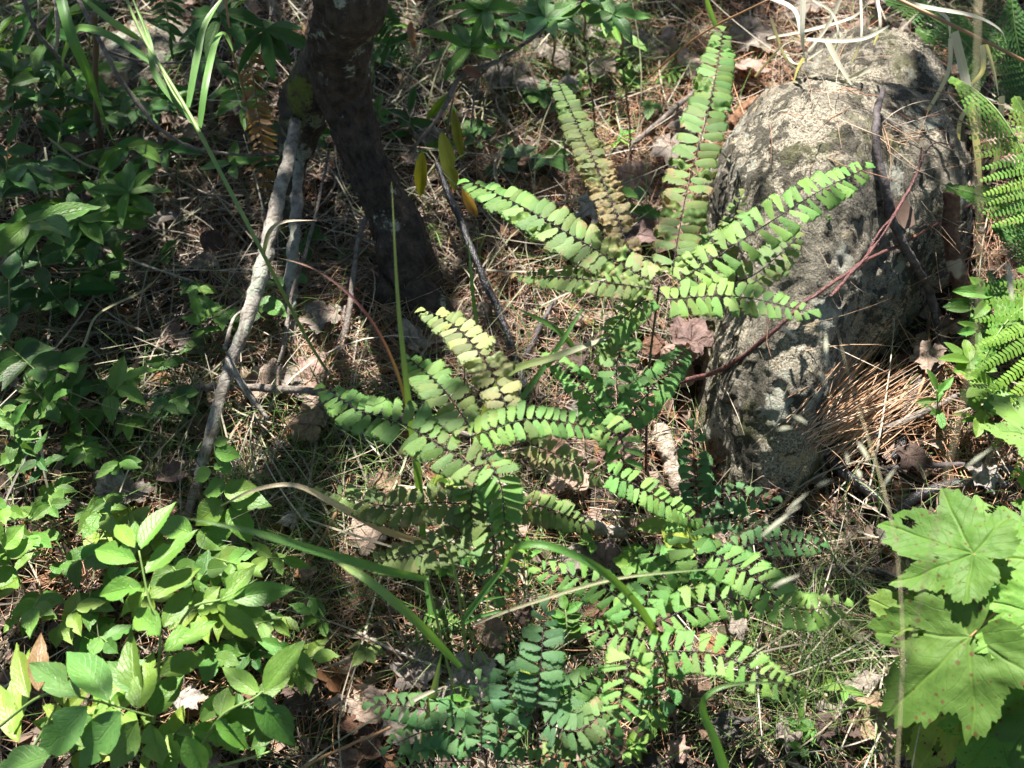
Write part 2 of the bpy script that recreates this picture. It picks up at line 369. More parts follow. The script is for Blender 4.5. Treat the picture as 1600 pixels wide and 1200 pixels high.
def rock_mat():
    m, nd, lk, b = nt('lichened_granite'); tc = nd.new('ShaderNodeTexCoord'); oc = tc.outputs['Object']
    nf = noise_(nd, lk, oc, 380, 3, .7); nm = noise_(nd, lk, oc, 70, 7, .75); nl = noise_(nd, lk, oc, 11, 6, .65); n4 = noise_(nd, lk, oc, 150, 4, .7)
    c = mixc(nd, lk, maprange(nd, lk, nf, .38, .62), (.10, .09, .07), (.45, .40, .31))
    c = mixc(nd, lk, maprange(nd, lk, nl, .44, .56, 0, .75), c, mixc(nd, lk, nf, (.075, .068, .055), (.20, .18, .145)))
    c = mixc(nd, lk, maprange(nd, lk, n4, .55, .62, 0, .7), c, (.075, .068, .055))
    pale = math_(nd, lk, 'ADD', noise_(nd, lk, oc, 15, 5, .6), math_(nd, lk, 'MULTIPLY', math_(nd, lk, 'SUBTRACT', n4, .5), .18))
    c = mixc(nd, lk, maprange(nd, lk, pale, .60, .64, 0, .85), c, mixc(nd, lk, nf, (.22, .225, .18), (.42, .42, .36)))
    y = math_(nd, lk, 'ADD', noise_(nd, lk, oc, 12, 4, .6), math_(nd, lk, 'MULTIPLY', math_(nd, lk, 'SUBTRACT', n4, .5), .25))
    c = mixc(nd, lk, maprange(nd, lk, y, .61, .68, 0, .7), c, mixc(nd, lk, nf, (.30, .22, .12), (.50, .40, .24)))
    a = nd.new('ShaderNodeAttribute'); a.attribute_name = 'col'; sc = nd.new('ShaderNodeSeparateColor'); lk.new(a.outputs[0], sc.inputs[0])
    dk = math_(nd, lk, 'ADD', sc.outputs[0], math_(nd, lk, 'MULTIPLY', math_(nd, lk, 'SUBTRACT', nm, .5), 1.5))
    dk = math_(nd, lk, 'ADD', dk, math_(nd, lk, 'MULTIPLY', math_(nd, lk, 'SUBTRACT', n4, .5), 1.6))
    dk = maprange(nd, lk, dk, .42, .68, 0, .92)
    c = mixc(nd, lk, dk, c, mixc(nd, lk, maprange(nd, lk, nf, .3, .7), (.022, .020, .016), (.10, .09, .07)))
    ms = math_(nd, lk, 'ADD', sc.outputs[1], math_(nd, lk, 'MULTIPLY', math_(nd, lk, 'SUBTRACT', nm, .5), 1.6))
    c = mixc(nd, lk, maprange(nd, lk, ms, .40, .8, 0, .7), c, mixc(nd, lk, nf, (.045, .052, .018), (.15, .155, .065)))
    lk.new(c, b.inputs['Base Color']); b.inputs['Roughness'].default_value = .88; b.inputs['Specular IOR Level'].default_value = .2
    bu = nd.new('ShaderNodeBump'); bu.inputs['Strength'].default_value = 1.; bu.inputs['Distance'].default_value = .005
    h = math_(nd, lk, 'ADD', math_(nd, lk, 'MULTIPLY', nf, .5), nm); h = math_(nd, lk, 'ADD', h, math_(nd, lk, 'MULTIPLY', n4, .8)); h = math_(nd, lk, 'ADD', h, math_(nd, lk, 'MULTIPLY', dk, .25))
    lk.new(h, bu.inputs['Height']); lk.new(bu.outputs[0], b.inputs['Normal'])
    return m
M_rock = rock_mat()
def soil_mat():
    m, nd, lk, b = nt('forest_soil'); tc = nd.new('ShaderNodeTexCoord'); oc = tc.outputs['Object']
    a = noise_(nd, lk, oc, 30, 8, .7); c2 = noise_(nd, lk, oc, 220, 4, .7); mo = noise_(nd, lk, oc, 5, 5, .6)
    c = mixc(nd, lk, maprange(nd, lk, a, .35, .65), (.022, .016, .012), (.07, .05, .036))
    c = mixc(nd, lk, maprange(nd, lk, c2, .55, .7, 0, .6), c, (.14, .10, .07))
    c = mixc(nd, lk, maprange(nd, lk, mo, .52, .6, 0, .6), c, mixc(nd, lk, c2, (.03, .045, .012), (.08, .09, .03)))
    lk.new(c, b.inputs['Base Color']); b.inputs['Roughness'].default_value = .95
    bu = nd.new('ShaderNodeBump'); bu.inputs['Strength'].default_value = 1.; bu.inputs['Distance'].default_value = .008
    lk.new(math_(nd, lk, 'ADD', a, c2), bu.inputs['Height']); lk.new(bu.outputs[0], b.inputs['Normal'])
    return m
M_soil = soil_mat()

# ------------------------------------------------------------------ labels
LM = [('the boulder', 1300, 420), ('the foot of the dark trunk', 640, 460), ('the grey dead branch', 370, 560), ('the big maple leaves', 1500, 900),
      ('the upper maidenhair fern', 1030, 420), ('the middle maidenhair fern', 745, 720), ('the lower right maidenhair fern', 1120, 990),
      ('the broad-leaved sprig at lower left', 230, 960), ('the top left corner', 20, 20), ('the lady fern', 1560, 250),
      ('the bright whorl of narrow leaves', 205, 300), ('the laurel whorl at the top', 845, 50), ('the bunch of fallen needles', 1370, 620),
      ('the long bent stick', 330, 610), ('the pale straw at the top right', 1270, 60), ('the shaded fern at the bottom', 850, 1090),
      ('the top edge', 720, 0), ('the left edge', 0, 600), ('the bottom edge', 560, 1200), ('the bottom right corner', 1600, 1200)]
USED = set()
def where(px, py, k=0):
    l = sorted(LM, key=lambda q: (q[1]-px)**2+(q[2]-py)**2)[k]
    dx, dy = px-l[1], py-l[2]; d = math.hypot(dx, dy)
    w = 'close' if d < 110 else ('a little way' if d < 220 else 'well')
    ang = math.degrees(math.atan2(-dy, dx)) % 360
    s = ['to the right of', 'above and right of', 'above', 'above and left of', 'to the left of', 'below and left of', 'below', 'below and right of'][int((ang+22.5)//45) % 8]
    return (w+' '+s if s.startswith('to') is False else {'close': 'just ', 'a little way': 'somewhat ', 'well': 'far '}[w]+s)+' '+l[0]
def uniq(desc, px, py):
    for k in (0, 1, 2, 3):
        s = desc+', '+where(px, py, k)
        if s not in USED and len(s.split()) <= 16: USED.add(s); return s
    USED.add(s); return s

# ------------------------------------------------------------------ ground
n = 330
s = np.linspace(-1, 1, n); ax = np.where(np.abs(s) < .8, s/.8*1.7, np.sign(s)*(1.7+((np.abs(s)-.8)/.2)**2.6*70))
X, Y = np.meshgrid(ax, ax+1.1, indexing='ij')
Q = np.stack([X.ravel(), Y.ravel(), np.zeros(X.size)], -1)
Z = G(X, Y)+(.006*fbm(Q, 22, 4, 3)*(np.hypot(Q[:, 0], Q[:, 1]-1) < 4)).reshape(X.shape)
i, j = np.meshgrid(np.arange(n-1), np.arange(n-1), indexing='ij')
F = np.stack([i*n+j, (i+1)*n+j, (i+1)*n+j+1, i*n+j+1], -1).reshape(-1, 4)
tag(add('ground', mesh('ground', np.stack([X.ravel(), Y.ravel(), Z.ravel()], -1), F, M_soil)), kind='structure')

# ------------------------------------------------------------------ boulders
def boulder(name, lumps, center, level, label, amp=1., seed=0, k=.03):
    bm = bmesh.new(); bmesh.ops.create_icosphere(bm, subdivisions=level, radius=1)
    D = np.array([v.co[:] for v in bm.verts]); F = np.array([[v.index for v in f.verts] for f in bm.faces]); bm.free()
    D /= np.linalg.norm(D, axis=1)[:, None]; c = np.array(center)
    def sdf(p):
        r = None; e = 0
        for (cx, cy, cz, rx, ry, rz, rot) in lumps:
            q = p-np.array([cx, cy, cz]); ca, sa = math.cos(rot), math.sin(rot)
            q = np.stack([q[:, 0]*ca+q[:, 1]*sa, -q[:, 0]*sa+q[:, 1]*ca, q[:, 2]], -1)/np.array([rx, ry, rz])
            d = ((np.abs(q)**2.15).sum(1)**(1/2.15)-1)*min(rx, ry, rz)
            e = e+np.exp(-d/k)
        return -k*np.log(e)
    lo = np.zeros(len(D)); hi = np.full(len(D), .9)
    for _ in range(26):
        mid = (lo+hi)/2; ins = sdf(c+D*mid[:, None]) < 0
        lo = np.where(ins, mid, lo); hi = np.where(ins, hi, mid)
    V = c+D*lo[:, None]
    V += D*(amp*(.013*fbm(V, 9, 3, seed+1)))[:, None]
    nf = fbm(V, 32, 4, seed+5, .6); ns = vnoise(V, 150, seed+8); nd_ = vnoise(V, 330, seed+3)
    crust = .0+.40*fbm(V, 20, 2, seed+12, .6)+.65*fbm(V, 60, 4, seed+61, .8)+.45*fbm(V, 6, 2, seed+33); cm = np.clip((crust+.05)/.6, 0, 1)
    moss = np.clip((fbm(V+np.array([3, 0, 0]), 12, 4, seed+20, .7)-.55)/.5, 0, .6)+np.clip((.07-V[:, 2])*6+.4*vnoise(V, 30, seed+2), 0, .8)
    moss = np.clip(moss, 0, 1); pits = np.clip(vnoise(V, 60, seed+41)-.30, 0, 1)
    V = V+D*(.0032*nf+.0022*ns+.0012*nd_+cm*(.0018+.0030*np.clip(ns, 0, 1))-.012*pits+moss*.002*ns)[:, None]
    if seed == 0:                                                # the ledge that runs across the top
        g0, g1 = P(1190, 175, .2), P(1480, 262, .17); gd = (g1-g0).normalized(); gq = V-np.array(g0)
        al = gq[:, 0]*gd.x+gq[:, 1]*gd.y; dd = gq[:, 1]*gd.x-gq[:, 0]*gd.y+.010*vnoise(V, 14, 5)+.004*vnoise(V, 60, 6)
        V = V-np.array([0, 0, 1.])*(.016*np.exp(-(dd/.007)**2)+.012*np.clip(dd/.02, 0, 1))[:, None]*(V[:, 2:3] > .1)
    o = add(name, mesh(name, V, F, M_rock, col=np.stack([cm, moss, cm*0], -1)))
    tag(o, label, 'boulder')
    return o, V, F
rockA, VA, FA = boulder('boulder', [(.333, .99, -.20, .092, .24, .40, -.16), (.385, 1.15, -.10, .152, .195, .33, -.40), (.46, 1.22, .0, .145, .15, .19, 0)],
                        (.39, 1.05, .03), 7, 'big rounded lichen-crusted granite boulder lit by the sun, right of centre', 1., 0)
rockB, VB, FB = boulder('boulder', [(.50, 1.36, .0, .125, .13, .165, .2)], (.50, 1.36, .03), 6, 'smaller flat granite boulder showing behind the top of the big boulder', 1., 50)
p = P(232, 85, 0)
rockC, VC, FC = boulder('boulder', [(p.x, p.y, -.01, .095, .075, .055, .3)], (p.x, p.y, 0), 5, 'small pale grey stone half hidden by grass blades near the top left', .6, 90)
TREES = [BVHTree.FromPolygons(v.tolist(), f.tolist()) for v, f in ((VA, FA), (VB, FB), (VC, FC))]
hx, hy = np.arange(-1.3, 1.3, .01), np.arange(.1, 2.6, .01)
HG = np.zeros((len(hx), len(hy)))
for a, x in enumerate(hx):
    for b_, y in enumerate(hy):
        z = -9.
        for t, bb in zip(TREES, ((.15, .78, .70, 1.45), (.3, .7, 1.25, 1.6), (p.x-.12, p.x+.12, p.y-.1, p.y+.1))):
            if bb[0] < x < bb[1] and bb[2] < y < bb[3]:
                h = t.ray_cast(Vector((x, y, 1)), Vector((0, 0, -1)))
                if h[0] is not None: z = max(z, h[0].z)
        HG[a, b_] = z
def RK(x, y):
    a = np.clip(((x+1.3)/.01).round().astype(int), 0, len(hx)-1); b = np.clip(((y-.1)/.01).round().astype(int), 0, len(hy)-1)
    return HG[a, b]
def H(x, y):
    x = np.asarray(x, float); y = np.asarray(y, float)
    return np.maximum(G(x, y), RK(x, y))
def PS(px, py, off=0.):
    """where the line of sight meets stone or ground, lifted by off"""
    d = ray(px, py).normalized(); g = P(px, py, 0); best = (g-CAMP).length; hit = g
    for t in TREES:
        h = t.ray_cast(CAMP, d)
        if h[0] is not None and h[3] < best: best = h[3]; hit = h[0]
    return hit+Vector((0, 0, off))

# ------------------------------------------------------------------ strands in bulk (needles, straw, grass)
def strands(name, P0, L, az, el, curl, sag, wid, colr, mat, nst=5, k=3, label=None, lift=0., clamp=True, taper=.35, kind='stuff'):
    m = len(P0); st = L/(nst-1)
    pts = np.zeros((m, nst, 3)); pts[:, 0] = P0; dirs = np.zeros((m, nst, 3))
    for q in range(nst):
        t = q/(nst-1); e = el-sag*t; a = az+curl*t
        dirs[:, q] = np.stack([np.cos(e)*np.cos(a), np.cos(e)*np.sin(a), np.sin(e)], -1)
        if q < nst-1: pts[:, q+1] = pts[:, q]+dirs[:, q]*st[:, None]
    if clamp:
        hh = H(pts[:, :, 0].ravel(), pts[:, :, 1].ravel()).reshape(m, nst)+wid[:, None]*.6
        ok = (hh-pts[:, :, 2]).max(1) < .035; pts, dirs, wid, colr, hh, m = pts[ok], dirs[ok], wid[ok], colr[ok], hh[ok], int(ok.sum())
        pts[:, :, 2] = np.maximum(pts[:, :, 2], hh)
    up = rng.normal(0, .35, (m, 1, 3))+np.array([0, 0, 1.]); S = np.cross(dirs, up); S /= np.linalg.norm(S, axis=2)[:, :, None]+1e-9
    U = np.cross(S, dirs)
    w = wid[:, None]*np.interp(np.linspace(0, 1, nst), [0, .3, 1], [.8, 1, taper])[None, :]
    if k == 2: ring = [pts-S*w[:, :, None]*.5, pts+S*w[:, :, None]*.5]
    else:
        ring = [pts+(S*math.cos(a)+U*math.sin(a))*w[:, :, None]*.5 for a in (math.pi/2, math.pi*7/6, math.pi*11/6)]
    V = np.stack(ring, 2).reshape(-1, 3)
    base = (np.arange(m)*nst*k)[:, None, None]; qi = np.arange(nst-1)[None, :, None]
    ks = np.arange(k if k > 2 else 1)[None, None, :]; k2 = (ks+1) % k
    F = np.stack([base+qi*k+ks, base+qi*k+k2, base+(qi+1)*k+k2, base+(qi+1)*k+ks], -1).reshape(-1, 4)
    C = np.repeat(colr, nst*k, axis=0)
    o = add(name, mesh(name, V, F, mat, col=C)); tag(o, label, None, None, kind)
    return o
def area_pts(m, fn=None, x0=-1.15, x1=1.15, y0=.25, y1=2.15):
    out = []; tot = 0
    while tot < m:
        c = np.stack([rng.uniform(x0, x1, m), rng.uniform(y0, y1, m)], -1)
        if fn is not None: c = c[rng.random(m) < fn(c[:, 0], c[:, 1])]
        out.append(c); tot += len(c)
    return np.vstack(out)[:m]
def topx(x, y, z=0.):
    """photo pixel of a ground point"""
    dy, dz = y, z-CAM_H; fy = dy*CA+dz*SA; fz = -(-dy*SA+dz*CA)
    return 800+x/fz/TT*800, 600-fy/fz/TT*800
def blobs(spec, base):
    def f(x, y):
        u, v = topx(x, y); r = np.full(np.shape(x), base, float)
        for (cx, cy, rx, ry, w) in spec: r = r+w*np.exp(-(((u-cx)/rx)**2+((v-cy)/ry)**2))
        nz = fbm(np.stack([np.asarray(x), np.asarray(y), np.asarray(x)*0+base*9], -1), 7., 3, 77, .6)
        return np.clip(r*np.clip(.85+1.1*nz, .12, 2), 0, 1)
    return f
def pick(cols, m, jit=.25):
    c = np.array(cols)[rng.integers(0, len(cols), m)]
    return c*(1+rng.uniform(-jit, jit, (m, 1)))
onrock = lambda x, y: (RK(x, y) > G(x, y)+.01)
def place(m, fn, rockkeep=.06, **kw):
    p = area_pts(int(m*1.2), fn, **kw); r = onrock(p[:, 0], p[:, 1]); keep = (~r) | (rng.random(len(p)) < rockkeep)
    p = p[keep][:m]
    return p
tb0 = P(645, 470, 0)
# --- leaf crumbs over the soil
def crumbs(m):
    p = place(m, None, .004); m = len(p)
    k = 6; a = np.linspace(0, 2*np.pi, k, endpoint=False)[None, :]+rng.random((m, 1))*6
    r = ((.004+.018*rng.random(m)**2)[:, None])*rng.uniform(.5, 1.1, (m, k)); asp = rng.uniform(.4, 1, (m, 1))
    lx, ly = r*np.cos(a), r*np.sin(a)*asp; lz = rng.normal(0, .25, (m, k))*r
    rot = rng.normal(0, .45, (m, 2)); th = rng.random(m)[:, None]*6.28
    X = lx*np.cos(th)-ly*np.sin(th); Y = lx*np.sin(th)+ly*np.cos(th); Z = lz+X*rot[:, :1]+Y*rot[:, 1:]
    z0 = H(p[:, 0], p[:, 1])+rng.uniform(.002, .014, m)
    V = np.stack([X+p[:, :1], Y+p[:, 1:2], Z+z0[:, None]], -1)
    Cn = np.stack([p[:, 0], p[:, 1], z0+rng.normal(0, .0015, m)], -1)[:, None, :]
    V = np.concatenate([V, Cn], 1).reshape(-1, 3)
    b = (np.arange(m)*(k+1))[:, None]; q = np.arange(k)[None, :]
    F = np.stack([b+q, b+(q+1) % k, b+k+0*q], -1).reshape(-1, 3)
    C = np.repeat(pick([(.16, .11, .085), (.22, .16, .125), (.10, .07, .055), (.28, .21, .17), (.20, .10, .05), (.06, .045, .04)], m), k+1, 0)
    tag(add('leaf_fragments', mesh('leaf_fragments', V, F, M_crumb, smooth=False, col=C)), kind='stuff')
crumbs(15000)
# litter banked against the foot of the trunk
m = 700; a_ = rng.random(m)*6.28; r_ = rng.uniform(.045, .12, m); qx_, qy_ = tb0.x+r_*np.cos(a_), tb0.y+r_*np.sin(a_)
strands('pine_needles', np.stack([qx_, qy_, H(qx_, qy_)+(.12-r_)*.35*rng.random(m)], -1), rng.uniform(.04, .11, m), a_+1.57+rng.normal(0, .6, m), rng.normal(.05, .2, m), rng.normal(0, .5, m), rng.normal(.2, .3, m), rng.uniform(.001, .0016, m),
        pick([(.22, .17, .13), (.13, .10, .08), (.30, .20, .12)], m), M_needle)
# --- pine needles, straw, grass
ORANGE = [(.42, .21, .11), (.52, .28, .15), (.60, .38, .23), (.33, .15, .08), (.48, .33, .22)]
DULL = [(.36, .29, .23), (.24, .18, .14), (.50, .42, .33), (.14, .10, .08), (.33, .23, .15)]
fo = blobs([(960, 270, 170, 160, .5), (1400, 640, 160, 130, .9), (900, 880, 150, 80, .6), (560, 540, 160, 90, .7), (200, 900, 160, 130, .5), (1150, 130, 90, 120, .7),
            (700, 890, 120, 60, .5), (1450, 720, 150, 70, .7), (70, 520, 80, 150, .5), (1500, 430, 80, 120, .7), (520, 1040, 140, 110, .4), (850, 1150, 200, 60, .3)], .16)
p = place(15000, fo, .05); m = len(p)
P0 = np.stack([p[:, 0], p[:, 1], H(p[:, 0], p[:, 1])+rng.random(m)**2*.022+.003], -1)
strands('pine_needles', P0, rng.uniform(.05, .115, m), rng.random(m)*6.28, rng.normal(.0, .13, m), rng.normal(0, .5, m), rng.normal(.05, .3, m), rng.uniform(.0009, .0015, m), pick(ORANGE, m), M_needle)
fd = blobs([(420, 500, 330, 220, .5), (620, 420, 200, 200, .4), (450, 950, 200, 200, .35), (1300, 950, 130, 180, .5), (330, 330, 300, 150, .3), (900, 350, 200, 200, .3)], .45)
p = place(15000, fd, .03); m = len(p)
P0 = np.stack([p[:, 0], p[:, 1], H(p[:, 0], p[:, 1])+rng.random(m)**2*.022+.003], -1)
strands('pine_needles', P0, rng.uniform(.04, .12, m), rng.random(m)*6.28, rng.normal(.0, .15, m), rng.normal(0, .7, m), rng.normal(.05, .35, m), rng.uniform(.0008, .0015, m), pick(DULL, m), M_needle)
fs = blobs([(560, 430, 170, 200, .5), (300, 480, 200, 150, .5), (1300, 930, 120, 140, .6), (1400, 60, 200, 60, .6), (520, 830, 150, 100, .5), (900, 600, 250, 200, .2), (850, 200, 200, 200, .3)], .14)
p = place(2600, fs, .05); m = len(p)
P0 = np.stack([p[:, 0], p[:, 1], H(p[:, 0], p[:, 1])+rng.random(m)**2*.03+.004], -1)
strands('dead_grass', P0, rng.uniform(.08, .26, m), rng.random(m)*6.28, rng.normal(.15, .18, m), rng.normal(0, .6, m), rng.normal(.4, .4, m), rng.uniform(.0012, .0028, m),
        pick([(.34, .30, .22), (.26, .22, .16), (.44, .40, .32), (.18, .155, .115), (.24, .24, .15)], m), M_straw, nst=8, k=2)
fg = blobs([(120, 700, 160, 150, .35), (350, 400, 250, 200, .12), (750, 120, 250, 120, .15), (850, 780, 300, 200, .12), (60, 330, 120, 200, .2), (560, 760, 150, 130, .9), (1350, 1000, 150, 150, .6), (950, 110, 130, 110, .5), (450, 860, 130, 90, .5), (760, 1000, 160, 120, .4), (1230, 1120, 150, 80, .7),
            (850, 520, 110, 100, .5), (250, 620, 150, 120, .25), (80, 80, 110, 110, .4), (1530, 40, 90, 60, .5), (560, 960, 80, 60, .5)], .035)
p = place(7000, fg, 0.); m = len(p)
P0 = np.stack([p[:, 0], p[:, 1], H(p[:, 0], p[:, 1])], -1)
strands('thin_green_grass', P0, rng.uniform(.05, .15, m), rng.random(m)*6.28, rng.uniform(.35, 1.3, m), rng.normal(0, .5, m), rng.uniform(.3, 1.8, m), rng.uniform(.0007, .0016, m),
        pick([(.10, .19, .045), (.14, .24, .06), (.07, .14, .035), (.20, .25, .09)], m), M_grass, nst=6, k=2, taper=.1)
# neat bunch of long needles beside the boulder
m = 260; A3 = []; B3 = []
for _ in range(m):
    t = rng.normal(0, 1); u0 = rng.uniform(-.15, .35)
    ax_, ay_ = 1285+20*t+70*u0+rng.normal(0, 10), 700+22*abs(t)*np.sign(t)*.7-60*u0+rng.normal(0, 12)
    def PB(px, py, h):
        a, b = P(px, py, h), PS(px, py, .004+.02*rng.random())
        return a if (a-CAMP).length < (b-CAMP).length else b
    ln = rng.uniform(60, 190); an = R(rng.normal(41, 10)); A3.append(PB(ax_, ay_, .012+.022*rng.random())); B3.append(PB(ax_+ln*math.cos(an), ay_-ln*math.sin(an), .018+.028*rng.random()))
A3 = np.array([list(q) for q in A3]); B3 = np.array([list(q) for q in B3]); Dv = B3-A3; Ln = np.linalg.norm(Dv, axis=1)
cv = rng.normal(0, .16, m)
strands('bunched_pine_needles', A3, Ln, np.arctan2(Dv[:, 1], Dv[:, 0])-cv/2, np.arcsin(Dv[:, 2]/Ln)+.12, cv, np.full(m, .24), rng.uniform(.0011, .0017, m),
        pick([(.58, .36, .22), (.66, .45, .30), (.48, .27, .15), (.72, .54, .40)], m), M_needle, nst=6, clamp=False)
# needles lying on the stone
p = area_pts(5000, None, .15, .75, .7, 1.55); p = p[onrock(p[:, 0], p[:, 1])]; u, v = topx(p[:, 0], p[:, 1], .2)
dl = np.abs((v-130)-(u-1200)*.55); kp = rng.random(len(p)) < (.02+.3*np.exp(-(dl/28)**2)*(v < 300)); p = p[kp]; m = len(p)
P0 = np.stack([p[:, 0], p[:, 1], H(p[:, 0], p[:, 1])+.002], -1)
strands('pine_needles', P0, rng.uniform(.05, .11, m), rng.normal(-.6, .8, m), rng.normal(0, .1, m), rng.normal(0, .3, m), rng.normal(.05, .2, m), rng.uniform(.0009, .0014, m), pick(ORANGE+DULL, m), M_needle, nst=8)
# twiglets
p = place(1500, None, .01); m = len(p)
P0 = np.stack([p[:, 0], p[:, 1], H(p[:, 0], p[:, 1])+rng.random(m)*.014+.003], -1)
strands('twig_litter', P0, rng.uniform(.03, .17, m), rng.random(m)*6.28, rng.normal(.03, .12, m), rng.normal(0, .8, m), rng.normal(0, .3, m), rng.uniform(.0016, .0034, m),
        pick([(.20, .15, .12), (.12, .09, .075), (.30, .25, .21), (.08, .06, .055)], m), M_crumb, nst=7, k=3, taper=.6)
# moss tufts: dense short pile
fm = blobs([(490, 720, 70, 60, 1.), (120, 90, 70, 90, .8), (330, 760, 60, 90, .5), (430, 870, 80, 60, .8), (200, 1120, 120, 60, .5), (600, 1000, 50, 50, .3), (1350, 1120, 80, 50, .3)], 0.)
p = place(11000, fm, 0.); m = len(p)
P0 = np.stack([p[:, 0], p[:, 1], H(p[:, 0], p[:, 1])], -1)
strands('moss', P0, rng.uniform(.006, .018, m), rng.random(m)*6.28, rng.uniform(.5, 1.5, m), rng.normal(0, .5, m), rng.uniform(0, 1., m), rng.uniform(.0010, .0018, m),
        pick([(.10, .12, .03), (.16, .17, .05), (.07, .09, .03)], m), M_grass, nst=3, k=2, taper=.2)

# ------------------------------------------------------------------ leaf shapes
def grid_leaf(name, wfun, nx, ny, zfun, mat, lowup=None, seed=0):
    t = np.linspace(0, 1, nx); V = []; UV = []
    for a in t:
        lo, hi = lowup(a) if lowup else (-wfun(a), wfun(a))
        for s_ in np.linspace(0, 1, ny):
            y = lo+(hi-lo)*s_; V.append((a, y, zfun(a, y, s_*2-1))); UV.append((a, s_*2-1))
    i, j = np.meshgrid(np.arange(nx-1), np.arange(ny-1), indexing='ij')
    F = np.stack([i*ny+j, (i+1)*ny+j, (i+1)*ny+j+1, i*ny+j+1], -1).reshape(-1, 4)
    return mesh(name, V, F, mat, uv=UV)
def elliptic(kind, seed, mat):
    r = random.Random(seed); bend = r.uniform(.05, .28); fold = r.uniform(.10, .34); wv = r.uniform(0, .03); ph = r.random()*6; tw = r.uniform(-.3, .3)
    nick = [(r.uniform(.25, .85), r.choice((-1, 1)), r.uniform(.2, .7)) for _ in range(r.choice((0, 0, 1, 2)))]
    def w(a):
        if kind == 'laurel': return .5*max(0, math.sin(math.pi*min(1, a**.92)))**.68*(1 if a < .99 else .15)
        if kind == 'ovate': return .48*max(0, math.sin(math.pi*a**.76))**(.85 if a < .42 else 1.15)
        return .42*max(0, math.sin(math.pi*a**.84))**(.85 if a < .5 else 1.12)
    def lu(a):
        lo, hi = -w(a), w(a)
        for (c, sd, d) in nick:
            f = 1-d*math.exp(-((a-c)/.05)**2)
            if sd > 0: hi *= f
            else: lo *= f
        return lo, hi
    def z(a, y, s_): return fold*abs(y)*1.0-bend*(a-.1)**2+wv*math.sin(a*14+ph)*abs(s_)+tw*y*a*.5+(.012*math.cos(a*9*6.28-abs(s_)*2.6)*abs(s_) if kind != 'x' else 0)
    return grid_leaf(kind+'_leaf', w, 21, 7, z, mat, lu)
ELL = [elliptic('elliptic', s_, M_leaf) for s_ in range(12)]
OVA = [elliptic('ovate', 20+s_, M_leaf) for s_ in range(9)]
LAU = [elliptic('laurel', 40+s_, M_leaf) for s_ in range(5)]
def pinnule(kind, seed, mirror, crisp=0.):
    r = random.Random(seed); nl = r.choice((2, 3, 3, 4)); dep = r.uniform(.08, .16); ph = r.uniform(-.2, .2)
    arch = r.uniform(.1, .9); droop = r.uniform(.02, .26); sw = r.uniform(-.06, .10); jg = [r.uniform(-.035, .030) for _ in range(30)]
    sg = -1 if mirror else 1
    def lu(a):
        if kind == 'oblong':
            base = (.15+.19*min(1, a/.35)**.8+.04*a)*min(1, a/.03)
            if a > .93: base *= 1-.30*(a-.93)/.07
            lo = -.01-.05*math.sin(a*math.pi)+sw*a*a-.03*a
            if a > .93: lo += .05*((a-.93)/.07)**1.5
        elif kind == 'wedge':
            base = (.15+.28*a**.85)*min(1, a/.04)
            if a > .93: base *= .55+.45*(1-(a-.93)/.07)
            lo = .0-.07*a+sw*a*a*.6+(.05*((a-.93)/.07) if a > .93 else 0)
        else:
            base = .62*a**.95 if a < .78 else .62*.78**.95*(.35+.65*math.sqrt(max(0, 1-((a-.78)/.23)**2)))
            lo = -.02-.16*a+(.10*((a-.8)/.2)**2 if a > .8 else 0)
        l = abs(math.sin(math.pi*(a*nl+ph)))**.5; l2 = abs(math.sin(math.pi*a*nl*3.1+ph))
        hi = base+(l-1)*dep*min(1, a*2)+jg[int(a*28)]*min(1, a*3)+l2*.035*min(1, a*3)
        if a <= 0: return 0, 0.001
        if a >= 1: return lo, max(hi, lo+.1)
        return lo, max(hi, lo+.02)
    def z(a, y, s_):
        zz = -arch*(y-.12)**2-droop*a*a+crisp*(.10*math.sin(a*11+seed)+.12*math.cos(y*17+seed*2)*a)
        return zz
    nx, ny = 22, 8
    t = np.linspace(0, 1, nx)
    V = []; UV = []; te = [(r.uniform(-.16, -.07) if k_ % 2 else r.uniform(-.02, .05))-.05*(abs(k_-3.5)/3.5)**2 for k_ in range(ny)]
    for a in t:
        lo, hi = lu(float(a))
        for n_, s_ in enumerate(np.linspace(0, 1, ny)):
            y = lo+(hi-lo)*s_; ae = a*(1+te[n_]*a**7)-.04*a**3*s_; V.append((ae, sg*y, z(a, y, s_))); UV.append((a, s_))
    i, j = np.meshgrid(np.arange(nx-1), np.arange(ny-1), indexing='ij')
    F = np.stack([i*ny+j, (i+1)*ny+j, (i+1)*ny+j+1, i*ny+j+1], -1).reshape(-1, 4)
    return mesh('fern_pinnule', V, F, M_fern, uv=UV)
PIN = {('oblong', mi, c): [pinnule('oblong', s_+10*mi, mi, c) for s_ in range(5)] for mi in (0, 1) for c in (0., 1.)}
PIN.update({('wedge', mi, c): [pinnule('wedge', 90+s_+10*mi, mi, c) for s_ in range(5)] for mi in (0, 1) for c in (0., 1.)})
PIN.update({('fan', mi, c): [pinnule('fan', 60+s_+10*mi, mi, c) for s_ in range(4)] for mi in (0, 1) for c in (0., 1.)})
MK = [(0, 1.), (7, .93), (16, .82), (24, .66), (30, .58), (35, .63), (42, .80), (48, .84), (56, .72), (66, .60), (76, .51), (86, .52), (96, .58), (104, .56), (118, .50), (135, .44), (152, .38), (166, .28), (180, .04)]
